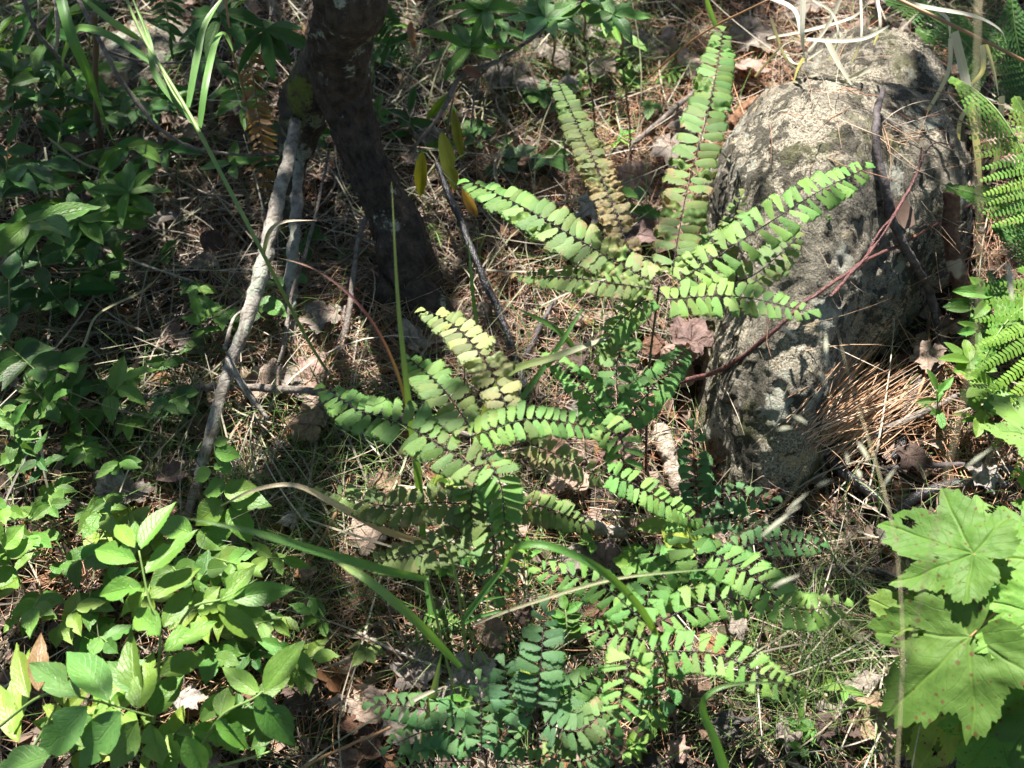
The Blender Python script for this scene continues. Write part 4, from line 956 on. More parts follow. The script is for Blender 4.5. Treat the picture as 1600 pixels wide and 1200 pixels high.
blades('tall grass with one sharp upright green blade and a purple blade arching left', 'grass_plant', [
    ([(662, 845, .06), (655, 760, .16), (640, 640, .27), (622, 470, .38), (612, 284, .46)], 20, GB, GP, dict(c2=(.42, .46, .16), fold=.5, wp=[.7, 1, .9, .8, .55, .3, .04])),
    ([(655, 800, .08), (640, 660, .22), (612, 560, .30), (560, 475, .36), (490, 420, .38), (415, 398, .37)], 8, (.14, .22, .06), PUR, dict(c2=(.40, .25, .18), fold=.5)),
    ([(680, 1000, .02), (668, 920, .05), (662, 840, .08)], 13, GB, GB, dict(wp=[.8, 1, .8], fold=.6)),
])
blades('long grass stalk slanting from the top left down across the grey dead branch', 'grass_plant', [
    ([(305, 195, .34), (245, 120, .37), (232, 60, .38), (195, -30, .38)], 15, GB, GP),
    ([(240, 100, .36), (180, 60, .38), (140, 45, .38), (118, 48, .36), (100, 85, .32), (98, 105, .30)], 17, GB, GP, dict(twist=.5)),
    ([(218, 62, .37), (170, 30, .40), (105, -25, .42)], 16, GP, GP),
    ([(294, 168, .36), (308, 90, .38), (322, 35, .39), (360, -20, .40)], 17, GB, GP),
    ([(312, 200, .35), (322, 130, .37), (338, 65, .37), (352, 55, .36), (368, 90, .34)], 17, GB, GP, dict(twist=.4)),
    ([(412, 395, .27), (422, 362, .28), (445, 347, .28), (495, 344, .27)], 13, (.25, .30, .08), TAN, dict(c2=(.55, .40, .30), twist=1.)),
], culms=[([(525, 600, .0), (480, 530, .10), (412, 398, .27), (350, 280, .33), (294, 175, .36), (225, 60, .38), (190, -20, .38)], [.0016, .002, .0022, .0024, .002, .0016], M_gstem),
          ([(312, 200, .35), (262, 130, .37), (200, -20, .39)], [.0016, .0012, .001], M_gstem)])
blades('broad grass leaves hanging over the small stone at the top left', 'grass_plant', [
    ([(92, -20, .38), (110, 50, .36), (140, 120, .30), (165, 190, .20), (190, 250, .08)], 24, GB, (.09, .2, .05), dict(wp=[1, 1, .95, .8, .5, .2])),
    ([(155, 250, .05), (160, 320, .02), (148, 400, .0)], 9, GB, GB)])
blades('grey-green blade tipped with dry tan beside the upper fern, pointing right', 'grass_plant', [
    ([(735, 720, .03), (760, 640, .12), (795, 583, .2), (860, 560, .25), (930, 535, .28), (995, 510, .28)], 21, (.22, .30, .10), (.24, .30, .12), dict(c2=(.40, .38, .33), twist=.4)),
    ([(765, 690, .01), (810, 630, .06), (880, 530, .12), (920, 465, .15)], 15, GB, (.08, .18, .05)),
    ([(905, 555, .05), (870, 515, .09), (805, 480, .12)], 15, (.10, .2, .06), GB),
    ([(752, 555, .06), (744, 500, .10), (737, 440, .15), (731, 365, .19)], 10, (.34, .30, .18), GB, dict(c2=GP)),
])
blades('long arching green blade crossing in front of the lower left shrub leaves', 'grass_plant', [
    ([(665, 905, .26), (600, 890, .33), (500, 862, .39), (400, 832, .43), (285, 808, .44)], 23, (.09, .22, .07), GB, dict(c2=(.20, .32, .12))),
], culms=[([(720, 1120, .0), (690, 1000, .12), (668, 905, .26)], [.0014, .0014, .0012], M_gstem)])
blades('stout green blade folding down in the shaded bottom litter with a tan broken base', 'grass_plant', [
    ([(720, 1042, .20), (650, 970, .28), (580, 910, .33), (545, 888, .33), (515, 872, .31)], 23, GB, GP, dict(c2=(.30, .34, .14))),
    ([(655, 1190, .04), (672, 1110, .10), (690, 1020, .17)], 22, (.38, .36, .22), GP),
    ([(618, 1130, .10), (645, 1095, .12), (700, 1070, .13)], 13, GW, TAN),
])
blades('green grass stalks with forked narrow leaves standing below the middle fern', 'grass_plant', [
    ([(724, 970, .14), (760, 920, .18), (800, 870, .22)], 16, (.09, .22, .06), GB), ([(722, 975, .13), (760, 960, .15), (800, 952, .16)], 10, GB, (.08, .2, .06)),
    ([(725, 965, .14), (745, 940, .16), (800, 930, .2)], 9, GB, GB)],
    culms=[([(735, 1075, .0), (725, 990, .10), (712, 900, .20), (690, 820, .28)], [.0014, .0014, .0012, .001], M_gstem), ([(790, 1080, .0), (740, 1000, .08), (722, 930, .16)], [.0014, .0013, .001], M_gstem)])
blades('bright green blade arching like a hoop over the lower right maidenhair fern', 'grass_plant', [
    ([(1052, 1085, .05), (1032, 1010, .15), (1000, 950, .24), (945, 895, .31), (880, 860, .34), (830, 850, .34), (800, 862, .32), (785, 895, .27)], 19, (.18, .28, .08), (.12, .28, .06), dict(c2=(.12, .26, .06), wp=[.6, .9, 1, 1, 1, .9, .7, .2])),
])
blades('long thin straw turning green that crosses the bright fern in the lower right', 'grass_plant', [
    ([(735, 978, .20), (800, 952, .24), (945, 908, .28), (1060, 893, .28), (1215, 883, .25)], 8, (.45, .38, .30), (.40, .40, .22), dict(c2=(.14, .30, .08)))])
blades('bright green blade curling up from the bottom edge below the right fern', 'grass_plant', [
    ([(1140, 1230, .14), (1118, 1160, .2), (1098, 1110, .24), (1110, 1082, .26), (1155, 1068, .26), (1240, 1066, .22)], 21, (.16, .36, .09), GB, dict(c2=(.25, .30, .15), wp=[1.3, 1.1, .9, .7, .5, .35, .1]))])
blades('dry cream blade bending over the dull olive fern from the left', 'grass_plant', [
    ([(690, 858, .08), (600, 828, .14), (520, 785, .2), (460, 758, .23), (400, 765, .22), (345, 790, .18)], 17, (.32, .24, .16), (.62, .50, .36), dict(c2=(.5, .44, .3), wp=[1, 1, .9, .6, .5, .2]))])
blades('slim straw grass stalk crossing the dim litter at the left', 'grass_plant', [
    ([(85, 625, .04), (130, 540, .08), (155, 490, .10), (230, 450, .08), (270, 400, .05)], 6, (.45, .42, .28), (.30, .30, .14)),
    ([(75, 215, .1), (130, 255, .08), (200, 280, .05), (300, 340, .02)], 6, (.40, .36, .26), (.35, .32, .22)),
    ([(70, 230, .08), (85, 330, .06), (100, 390, .03)], 7, (.40, .36, .26), (.35, .32, .22))])
blades('pair of broken white-grey straws by the lower left seedlings', 'grass_plant', [
    ([(0, 800, .03), (30, 735, .06), (62, 672, .08)], 5, GW, GW), ([(62, 672, .08), (70, 740, .05), (82, 790, .02)], 7, GW, TAN)])
# pale dead grass, top right
st = []
for (pts, w) in [([(1255, -10, .30), (1253, 50, .27), (1256, 90, .24)], 11), ([(1200, -5, .25), (1240, 15, .25), (1252, 55, .24), (1262, 62, .2)], 9), ([(1200, 60, .15), (1260, 48, .2), (1330, 28, .22), (1360, 0, .25)], 7),
                 ([(1260, 62, .22), (1300, 64, .25), (1350, 60, .26), (1390, 40, .27)], 9), ([(1315, -5, .25), (1290, 45, .22), (1262, 80, .2)], 7), ([(1345, 0, .27), (1345, 60, .25), (1330, 100, .22)], 5),
                 ([(1290, 60, .24), (1310, 100, .22), (1342, 150, .19)], 12), ([(1358, 108, .22), (1338, 118, .21), (1312, 130, .20)], 9), ([(1256, 90, .23), (1245, 110, .2), (1238, 135, .17)], 6),
                 ([(1370, -10, .28), (1375, 40, .27), (1365, 70, .24)], 6), ([(1485, 60, .25), (1482, 110, .22), (1458, 160, .18), (1435, 190, .15)], 8), ([(1490, 50, .24), (1505, 110, .20), (1515, 160, .17), (1525, 220, .10), (1532, 290, .03)], 17),
                 ([(1500, 110, .18), (1520, 150, .16), (1500, 190, .13), (1498, 236, .08)], 9), ([(1535, 70, .22), (1535, 110, .19), (1515, 135, .16)], 10), ([(1540, 70, .22), (1552, 110, .18), (1560, 150, .14)], 9),
                 ([(1390, -5, .30), (1440, 10, .31), (1520, 25, .30), (1560, 45, .28), (1572, 65, .26)], 9), ([(1530, 290, .03), (1512, 300, .04), (1500, 280, .06), (1500, 330, .02)], 7), ([(1565, 150, .15), (1560, 230, .09), (1545, 290, .03)], 11),
                 ([(1505, 330, .02), (1515, 350, .02), (1505, 370, .01)], 6), ([(1455, 10, .28), (1480, 30, .27), (1484, 60, .25)], 9), ([(1205, 30, .2), (1215, 60, .17), (1230, 95, .13), (1262, 118, .1)], 6),
                 ([(1270, 0, .27), (1300, 20, .26), (1310, 60, .24), (1295, 95, .2)], 5), ([(1225, 80, .15), (1245, 100, .18), (1290, 75, .22)], 7), ([(1180, 120, .1), (1220, 75, .16), (1250, 60, .2)], 5)]:
    st.append((pts, w*1.2, GW, (.62, .60, .54), dict(twist=random.uniform(-.8, .8), wp=[1, 1, .9, .8, .4])))
blades('tangle of bleached white dead grass leaves draped over the back of the boulder', 'dead_grass_clump', st)
blades('tan dead grass stalk crossing the top right corner', 'dead_grass_stalk', [], culms=[([(1385, -10, .34), (1490, 40, .34), (1620, 105, .32)], [.0022, .0022, .002], M_cane)])
blades('yellow-green thin grass stalk slanting behind the tall upright fern frond', 'dead_grass_stalk', [([(1118, 40, .24), (1108, 15, .27), (1100, -15, .3)], 15, GB, GP)],
       culms=[([(880, 120, .05), (950, 60, .10)], [.001, .001], M_gstem), ([(1005, 130, .02), (1060, 80, .12), (1115, 42, .22), (1200, 0, .3)], [.0012, .0014, .0014, .0012], M_cane)])
blades('slim green curl of grass behind the lady fern and the boulder', 'grass_plant', [([(1475, 170, .05), (1500, 150, .08), (1512, 115, .10), (1540, 80, .14)], 8, GB, GB)])
# out-of-focus stalks close to the lens
blades('tall thin brown stalk standing close to the viewer before the maple leaves', 'grass_stalk', [], culms=[([(1365, 1260, .62), (1405, 1080, .70), (1440, 930, .75), (1480, 740, .80), (1530, 480, .86), (1525, 180, .92), (1530, -20, .95)], [.0004, .0004, .0004, .00035, .00035, .0004], M_fade)], cat='grass')
blades('second thin stalk close to the viewer leaning beside the first', 'grass_stalk', [], culms=[([(1398, 1260, .55), (1410, 1040, .58), (1405, 900, .60), (1385, 780, .62), (1330, 600, .60), (1300, 480, .58)], [.00035, .00035, .0003, .0002], M_fade)], cat='grass')
def spikelets(label, base, top, spots):
    L = P(*base); rt = tag(empty('grass_seed_head', L), label, 'grass')
    add('culm', tube_mesh('culm', [P(*base), (P(*base)+P(*top))/2+Vector((.01, 0, 0)), P(*top)], [.00022, .00015], M_fade, k=6, n=16, origin=L), rt)
    for (px, py, h, qx, qy, w) in spots:
        a = P(px, py, h); b = P(qx, qy, h+.01); V, F, T = tube_VF(spline([a, (a+b)/2, b], 9), np.interp(np.linspace(0, 1, 9), [0, .4, 1], [.2, 1, .1])*w*pxm(a)*.30, 8)
        me = bpy.data.meshes.new('spikelet'); me.from_pydata((V-np.array(L)).tolist(), [], F.tolist()+T.tolist()); me.materials.append(M_seed); add('spikelet', me, rt)
M_seed = stem_mat('pale_seed', (.26, .28, .20), (.36, .34, .25))
spikelets('blurred grey-green grass seed head hanging close to the viewer over the boulder', (1300, 900, .50), (1220, 520, .66), [
    (1222, 510, .64, 1245, 530, 12), (1290, 520, .64, 1292, 575, 11), (1280, 580, .63, 1296, 612, 11), (1215, 672, .62, 1238, 668, 13), (1240, 650, .62, 1262, 662, 12),
    (1340, 690, .6, 1358, 720, 13), (1322, 705, .6, 1325, 725, 9), (1275, 760, .58, 1300, 750, 10), (1340, 735, .6, 1345, 748, 14)])
spikelets('blurred cream grass spike pointing right close to the viewer below the boulder', (1140, 845, .55), (1260, 730, .62), [(1190, 838, .57, 1250, 790, 14), (1228, 800, .58, 1262, 770, 9), (1205, 918, .56, 1250, 898, 12)])
spikelets('blurred pale grass spike close to the viewer above the maple leaves at right', (1420, 800, .55), (1560, 700, .62), [(1510, 730, .6, 1550, 700, 12), (1380, 760, .58, 1400, 730, 8), (1575, 410, .7, 1582, 470, 18)])

# ------------------------------------------------------------------ broad-leaved sprigs
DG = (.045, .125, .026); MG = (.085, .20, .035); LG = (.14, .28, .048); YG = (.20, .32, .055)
def sprig_explicit(label, stems, leaves, color, shapes=ELL, smat=M_gstem, cat='shrub', name='shrub_sprig', srad=(.0016, .0012, .0008), roll=.16):
    L = P(stems[0][0][0], stems[0][0][1], 0); rt = tag(empty(name, L), label, cat)
    for s_ in stems: add('stem', tube_mesh('stem', [P(*q) for q in s_], list(srad), smat, k=7, origin=L, n=20), rt)
    for lf in leaves:
        bx, by, tx, ty, w, h0, h1 = lf[:7]; c = lf[7] if len(lf) > 7 else jit(color, .10)
        b, t = P(bx, by, h0), P(tx, ty, h1)
        leaf_on(rt, L, b, t, None, shapes, c, wm=w*pxm(b)*1.05, roll=roll)
    return rt
h = .20
sprig_explicit('large-leaved light green shrub sprig standing upright in the lower left sun',
    [[(240, 1130, .12), (250, 990, h), (233, 938, .22), (217, 860, .24)], [(240, 1085, .16), (290, 960, .19), (350, 935, .20), (402, 905, .20)]],
    [(213, 877, 137, 852, 44, .235, .22), (220, 858, 273, 780, 46, .245, .24), (228, 896, 307, 823, 52, .235, .23), (235, 935, 315, 882, 38, .225, .21), (222, 917, 147, 927, 42, .225, .21),
     (255, 980, 302, 910, 38, .21, .2), (250, 993, 205, 945, 46, .215, .2), (217, 1107, 195, 975, 50, .17, .19), (217, 1107, 238, 1015, 46, .18, .185), (257, 1018, 340, 968, 48, .205, .19),
     (250, 1055, 327, 1018, 40, .19, .17), (235, 1117, 288, 1045, 46, .16, .165), (210, 855, 178, 815, 30, .24, .22), (208, 855, 210, 812, 28, .23, .23), (222, 925, 200, 968, 34, .21, .17),
     (345, 940, 400, 878, 38, .20, .2), (362, 935, 463, 918, 42, .20, .19), (300, 952, 345, 915, 34, .19, .18), (340, 945, 412, 1005, 40, .19, .16), (355, 940, 420, 960, 38, .18, .16)], LG)
sprig_explicit('broad dull-sheened leaves spreading at the bottom left corner in the sun',
    [[(-20, 1150, .12), (70, 1085, .18), (140, 1093, .20), (240, 1120, .18)], [(40, 1190, .1), (85, 1110, .15), (88, 1100, .17)]],
    [(170, 1095, 103, 1012, 62, .21, .2), (127, 1090, 42, 1033, 52, .205, .19), (137, 1105, 50, 1192, 66, .20, .17), (190, 1112, 118, 1203, 64, .20, .16), (215, 1125, 170, 1210, 52, .18, .14),
     (80, 1180, -30, 1215, 60, .2, .18), (235, 1130, 250, 1205, 46, .16, .12), (60, 1080, 62, 985, 34, .15, .16, (.36, .22, .14, .55)), (45, 1090, 20, 1000, 38, .14, .14, YG+(.1,)), (20, 1150, 42, 1010, 40, .10, .11, YG+(.15,)),
     (30, 1160, -10, 1060, 38, .1, .1, YG+(.1,)), (90, 1110, 160, 1150, 40, .12, .1), (230, 1085, 165, 1030, 44, .12, .12)], (.12, .25, .065))
sprig_explicit('green shrub sprig with toothed pointed leaves right of the lower left sprig',
    [[(300, 1190, .08), (345, 1120, .15), (395, 1092, .17), (410, 1080, .17)], [(330, 1200, .05), (405, 1180, .1), (430, 1170, .1)]],
    [(412, 1078, 476, 997, 46, .17, .18), (405, 1085, 345, 1040, 36, .16, .16), (400, 1082, 464, 1172, 56, .165, .12, MG+(.12,)), (345, 1120, 358, 1070, 38, .15, .15), (335, 1127, 395, 1170, 42, .15, .12),
     (313, 1127, 362, 1075, 34, .14, .14), (290, 1150, 322, 1212, 44, .14, .1), (345, 1122, 372, 1185, 38, .14, .1), (400, 1090, 455, 1055, 34, .15, .14), (300, 1140, 355, 1150, 34, .12, .1), (330, 1130, 440, 1120, 40, .13, .12)], LG)
sprig_explicit('leafy sprig with holes in its leaves beside the lower end of the grey dead branch',
    [[(340, 860, .02), (355, 760, .10), (338, 715, .14), (335, 690, .15)]],
    [(336, 695, 360, 685, 22, .15, .15), (336, 705, 378, 712, 28, .15, .14), (338, 722, 362, 740, 26, .13, .13), (330, 735, 300, 750, 24, .12, .11), (355, 762, 312, 768, 34, .11, .10), (350, 770, 405, 760, 40, .11, .11),
     (358, 775, 425, 790, 42, .10, .10), (350, 785, 300, 820, 44, .09, .08), (360, 790, 395, 850, 42, .09, .07), (345, 800, 335, 860, 46, .08, .06), (300, 835, 240, 812, 40, .08, .08), (310, 830, 355, 858, 42, .07, .06)], LG, shapes=OVA)
def auto_sprig(px, py, desc, nl, Lpx, wpx, color, h=.08, shapes=OVA, spread=1., smat=M_gstem, ang=None, slen=None, group=None, droop=0.):
    a = ang if ang is not None else random.uniform(0, 6.28); sl = slen or Lpx*nl*.17
    bx, by = px-math.cos(a)*sl*.5, py-math.sin(a)*sl*.5+h*200
    tx, ty = px+math.cos(a)*sl*.5, py+math.sin(a)*sl*.4
    L = P(bx, by, 0); tip = P(tx, ty, h); mid = P((bx+tx)/2, (by+ty)/2, h*.7)
    rt = tag(empty('seedling' if nl < 7 else 'shrub_sprig', L), uniq(desc, px, py), 'seedling' if nl < 7 else 'shrub', group)
    C = spline([L, mid, tip], 24); add('stem', tube_mesh('stem', [L, mid, tip], [.0012, .0010, .0006], smat, k=6, origin=L, n=14), rt)
    for q in range(nl):
        t = .3+.7*q/(nl-1) if nl > 1 else 1; b = Vector(C[int(t*23)]); T = Vector(C[min(23, int(t*23)+1)]-C[max(0, int(t*23)-1)]).normalized()
        sd = 1 if q % 2 else -1; S = Vector((0, 0, 1)).cross(T).normalized()*sd
        f = random.uniform(.3, .9) if q < nl-1 else 1.5
        D = S*math.cos(f)+T*math.sin(f); D.z = D.z*.3+random.uniform(-.15, .22)-droop
        l = Lpx*pxm(b)*random.uniform(.75, 1.15); leaf_on(rt, L, b, b+D.normalized()*l, None, shapes, jit(color, .18, random.choice((0, 0, 0, .12, .25))), wm=wpx*pxm(b)*random.uniform(.85, 1.1), roll=.28)
    return rt
random.seed(21)
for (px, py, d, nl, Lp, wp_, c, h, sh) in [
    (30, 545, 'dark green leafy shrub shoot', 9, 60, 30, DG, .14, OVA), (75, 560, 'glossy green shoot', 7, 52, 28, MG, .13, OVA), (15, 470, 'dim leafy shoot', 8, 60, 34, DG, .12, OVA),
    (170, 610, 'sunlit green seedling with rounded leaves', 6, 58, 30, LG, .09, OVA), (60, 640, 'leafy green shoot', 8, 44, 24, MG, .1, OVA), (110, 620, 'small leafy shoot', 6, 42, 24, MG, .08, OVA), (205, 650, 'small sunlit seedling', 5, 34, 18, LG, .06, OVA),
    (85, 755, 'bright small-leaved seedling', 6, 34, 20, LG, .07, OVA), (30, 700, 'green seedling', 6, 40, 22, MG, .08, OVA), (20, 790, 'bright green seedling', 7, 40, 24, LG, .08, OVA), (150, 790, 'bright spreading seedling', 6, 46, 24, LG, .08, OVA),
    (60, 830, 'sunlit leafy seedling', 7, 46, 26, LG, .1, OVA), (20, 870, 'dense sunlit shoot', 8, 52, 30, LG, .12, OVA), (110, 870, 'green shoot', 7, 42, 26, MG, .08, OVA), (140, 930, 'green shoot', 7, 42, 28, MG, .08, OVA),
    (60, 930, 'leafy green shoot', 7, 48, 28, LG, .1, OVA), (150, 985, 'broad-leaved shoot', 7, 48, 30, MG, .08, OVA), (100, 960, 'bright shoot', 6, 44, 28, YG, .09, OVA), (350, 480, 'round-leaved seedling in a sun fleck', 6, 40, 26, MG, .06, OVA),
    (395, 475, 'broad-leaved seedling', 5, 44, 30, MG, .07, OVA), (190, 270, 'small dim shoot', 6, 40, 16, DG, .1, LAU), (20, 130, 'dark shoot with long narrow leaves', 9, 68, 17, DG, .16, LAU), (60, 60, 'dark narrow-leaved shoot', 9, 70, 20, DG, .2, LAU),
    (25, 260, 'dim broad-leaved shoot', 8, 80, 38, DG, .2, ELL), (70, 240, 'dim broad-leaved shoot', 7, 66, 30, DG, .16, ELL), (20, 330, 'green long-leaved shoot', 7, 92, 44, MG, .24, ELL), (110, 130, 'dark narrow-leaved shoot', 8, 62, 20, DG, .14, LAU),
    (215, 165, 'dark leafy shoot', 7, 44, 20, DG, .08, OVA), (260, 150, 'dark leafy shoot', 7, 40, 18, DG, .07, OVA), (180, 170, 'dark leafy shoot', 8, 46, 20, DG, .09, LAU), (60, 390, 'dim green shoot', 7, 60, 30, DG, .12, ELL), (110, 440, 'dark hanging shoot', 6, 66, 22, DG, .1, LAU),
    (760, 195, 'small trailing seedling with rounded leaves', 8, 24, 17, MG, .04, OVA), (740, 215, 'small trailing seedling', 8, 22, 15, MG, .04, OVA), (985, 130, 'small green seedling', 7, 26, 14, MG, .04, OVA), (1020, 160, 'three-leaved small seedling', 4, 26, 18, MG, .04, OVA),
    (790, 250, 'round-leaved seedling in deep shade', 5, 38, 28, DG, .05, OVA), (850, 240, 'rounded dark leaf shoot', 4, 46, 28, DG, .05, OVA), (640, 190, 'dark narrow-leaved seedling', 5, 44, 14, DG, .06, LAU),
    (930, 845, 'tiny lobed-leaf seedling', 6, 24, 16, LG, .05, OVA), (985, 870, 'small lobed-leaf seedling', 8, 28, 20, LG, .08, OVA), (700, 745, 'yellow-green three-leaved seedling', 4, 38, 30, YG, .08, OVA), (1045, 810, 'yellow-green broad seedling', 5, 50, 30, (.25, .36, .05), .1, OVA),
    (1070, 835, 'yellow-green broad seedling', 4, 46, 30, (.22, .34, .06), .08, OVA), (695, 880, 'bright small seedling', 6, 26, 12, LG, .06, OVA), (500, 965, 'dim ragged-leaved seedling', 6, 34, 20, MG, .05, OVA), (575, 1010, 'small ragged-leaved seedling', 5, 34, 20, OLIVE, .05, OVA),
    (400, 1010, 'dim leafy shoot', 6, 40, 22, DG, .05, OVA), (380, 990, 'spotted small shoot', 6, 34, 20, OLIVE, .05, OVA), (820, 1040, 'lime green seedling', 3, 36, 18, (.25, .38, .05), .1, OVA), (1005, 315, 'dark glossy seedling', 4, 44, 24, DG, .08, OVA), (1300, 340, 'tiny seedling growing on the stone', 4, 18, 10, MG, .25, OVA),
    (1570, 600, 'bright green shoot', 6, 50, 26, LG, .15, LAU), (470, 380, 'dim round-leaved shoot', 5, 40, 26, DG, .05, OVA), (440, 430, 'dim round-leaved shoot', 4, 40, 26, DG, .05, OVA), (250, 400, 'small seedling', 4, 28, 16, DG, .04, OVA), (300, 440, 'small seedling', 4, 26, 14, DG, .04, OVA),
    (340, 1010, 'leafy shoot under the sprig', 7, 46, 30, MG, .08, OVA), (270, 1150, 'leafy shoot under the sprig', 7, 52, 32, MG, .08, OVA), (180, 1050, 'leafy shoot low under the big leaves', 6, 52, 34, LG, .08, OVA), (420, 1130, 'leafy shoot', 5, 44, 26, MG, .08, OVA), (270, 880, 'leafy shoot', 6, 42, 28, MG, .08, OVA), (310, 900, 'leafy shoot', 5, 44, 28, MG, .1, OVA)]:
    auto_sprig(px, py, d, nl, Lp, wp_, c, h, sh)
random.seed(55)
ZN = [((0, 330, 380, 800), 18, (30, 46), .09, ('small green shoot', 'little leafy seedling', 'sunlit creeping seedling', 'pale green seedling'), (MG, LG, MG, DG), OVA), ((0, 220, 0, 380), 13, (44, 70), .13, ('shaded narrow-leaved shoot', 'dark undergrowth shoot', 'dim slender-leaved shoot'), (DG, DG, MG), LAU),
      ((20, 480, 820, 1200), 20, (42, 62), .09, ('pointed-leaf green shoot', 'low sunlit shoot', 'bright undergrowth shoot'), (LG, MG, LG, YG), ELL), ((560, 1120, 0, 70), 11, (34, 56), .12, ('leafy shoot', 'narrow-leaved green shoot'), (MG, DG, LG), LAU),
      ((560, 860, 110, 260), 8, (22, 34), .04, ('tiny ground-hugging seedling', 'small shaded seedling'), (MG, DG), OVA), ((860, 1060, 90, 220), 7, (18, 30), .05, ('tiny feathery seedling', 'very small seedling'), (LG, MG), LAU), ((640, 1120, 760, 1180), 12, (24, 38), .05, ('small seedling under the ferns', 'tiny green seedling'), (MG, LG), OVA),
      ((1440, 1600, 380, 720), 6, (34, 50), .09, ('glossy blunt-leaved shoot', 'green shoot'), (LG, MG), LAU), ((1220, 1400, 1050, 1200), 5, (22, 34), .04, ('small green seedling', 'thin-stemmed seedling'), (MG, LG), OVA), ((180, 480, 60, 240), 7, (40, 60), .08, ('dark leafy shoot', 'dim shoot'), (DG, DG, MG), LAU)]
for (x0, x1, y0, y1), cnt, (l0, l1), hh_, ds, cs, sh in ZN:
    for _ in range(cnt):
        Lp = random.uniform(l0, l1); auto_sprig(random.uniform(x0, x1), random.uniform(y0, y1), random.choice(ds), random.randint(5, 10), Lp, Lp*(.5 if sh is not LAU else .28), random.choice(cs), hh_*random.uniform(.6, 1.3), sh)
def whorl(label, px, py, h, n_, Lpx, wpx, color, base=None, spread=(0, 6.28), up=.1, shapes=LAU, smat=M_bstem):
    c = P(px, py, h); b = P(*(base or (px+10, py+h*260, 0))); rt = tag(empty('shrub_sprig', b), label, 'shrub')
    add('stem', tube_mesh('stem', [b, (b+c)/2+Vector((.008, 0, 0)), c], [.002, .0017, .0013], smat, k=7, origin=b), rt)
    for q in range(n_):
        a = spread[0]+(spread[1]-spread[0])*(q+random.uniform(-.25, .25))/n_; lay = q % 2
        D = Vector((math.cos(a), math.sin(a)*1.0, up+.25*lay+random.uniform(-.25, .15))).normalized(); l = Lpx*pxm(c)*random.uniform(.8, 1.15)
        b2 = c+Vector((0, 0, -.006*lay)); leaf_on(rt, b, b2, b2+D*l, None, shapes, jit(color, .12), wm=wpx*pxm(c)*random.uniform(.9, 1.1), roll=.2)
    return rt
random.seed(33)
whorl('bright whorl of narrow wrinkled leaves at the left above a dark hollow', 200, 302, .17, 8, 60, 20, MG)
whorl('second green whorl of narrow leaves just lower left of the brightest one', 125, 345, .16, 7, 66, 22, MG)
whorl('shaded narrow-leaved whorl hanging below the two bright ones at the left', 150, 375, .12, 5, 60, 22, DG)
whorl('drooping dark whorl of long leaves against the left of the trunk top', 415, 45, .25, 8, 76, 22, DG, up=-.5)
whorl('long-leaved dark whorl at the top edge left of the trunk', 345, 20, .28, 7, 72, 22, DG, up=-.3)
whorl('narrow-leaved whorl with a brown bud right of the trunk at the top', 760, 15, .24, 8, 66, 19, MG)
whorl('dark green whorl of long leaves slanting over the curved dry leaf near the top', 735, 75, .22, 6, 72, 20, MG)
whorl('sunlit laurel whorl with broad oval leaves at the top centre', 852, 28, .27, 9, 66, 30, (.085, .20, .06), shapes=ELL)
whorl('sunlit rounded-leaf laurel whorl right of the top centre one', 958, 22, .27, 7, 54, 27, (.10, .23, .06), shapes=ELL)
whorl('leafy laurel whorl cut by the top edge right of centre', 900, -8, .28, 7, 52, 24, (.09, .2, .06), shapes=ELL)
whorl('glossy whorl of blunt leaves below the lady fern at the right', 1553, 462, .12, 8, 54, 20, MG)
whorl('bright glossy whorl of blunt leaves at the right beside the bunched needles', 1515, 565, .12, 8, 44, 20, LG)
whorl('single pair of glossy leaves below the blunt-leaved whorl at the right', 1535, 640, .08, 3, 52, 22, LG)
whorl('long-leaved shrub shoot in front of the trunk base hollow at the left', 360, 255, .10, 4, 56, 18, MG)
# yellow hanging leaves right of the trunk
rt = tag(empty('shrub_sprig', P(690, 300, 0)), 'drooping stem with yellow brown-spotted leaves right of the trunk', 'shrub')
L = P(690, 300, 0)
add('stem', tube_mesh('stem', [L, P(700, 200, .12), P(715, 120, .17)], [.0018, .0014, .001], M_bstem, origin=L), rt)
for (a, b_, c_, d_, w, cc) in [(690, 205, 712, 300, 24, (.30, .30, .05, .2)), (660, 235, 656, 310, 20, (.36, .34, .05, .2)), (708, 170, 722, 250, 15, (.22, .26, .05, .35)), (700, 145, 665, 190, 12, (.15, .24, .05, 0)), (722, 290, 745, 340, 16, (.28, .16, .06, .7))]:
    leaf_on(rt, L, P(a, b_, .12), P(c_, d_, .06), None, LAU, cc, wm=w*pxm(P(a, b_, .1)), nh=(0, -.8, .6))
# brown dead fern leaf and dry curled leaf
rt = tag(empty('dead_fern', P(420, 300, 0)), 'rust-brown withered fern frond hanging left of the trunk', 'fern'); L = P(420, 300, 0)
C_ = [P(388, 60, .22), P(398, 140, .17), P(408, 210, .1), P(412, 300, .02)]
add('rachis', tube_mesh('rachis', C_, [.0012, .001, .001], M_cane, origin=L), rt); CC_ = spline(C_, 22)
for q in range(2, 22):
    for sd in (-1, 1):
        b = Vector(CC_[q]); leaf_on(rt, L, b, b+Vector((sd*random.uniform(.014, .026), -.004, random.uniform(-.016, .0))), None, OVA, (.30, .13, .06, .6), name='pinna', wm=.009, roll=.6)
sprig_explicit('curled maroon dry leaf hanging on a bare twig near the top centre', [[(700, 160, .10), (722, 130, .17), (735, 118, .19)]], [(722, 108, 758, 120, 28, .20, .19, (.20, .07, .05, .3)), (640, 35, 648, 80, 16, .15, .13, (.35, .13, .07, .5)), (635, 60, 652, 72, 12, .15, .12, (.40, .18, .12, .5))], MG, smat=M_bstem)

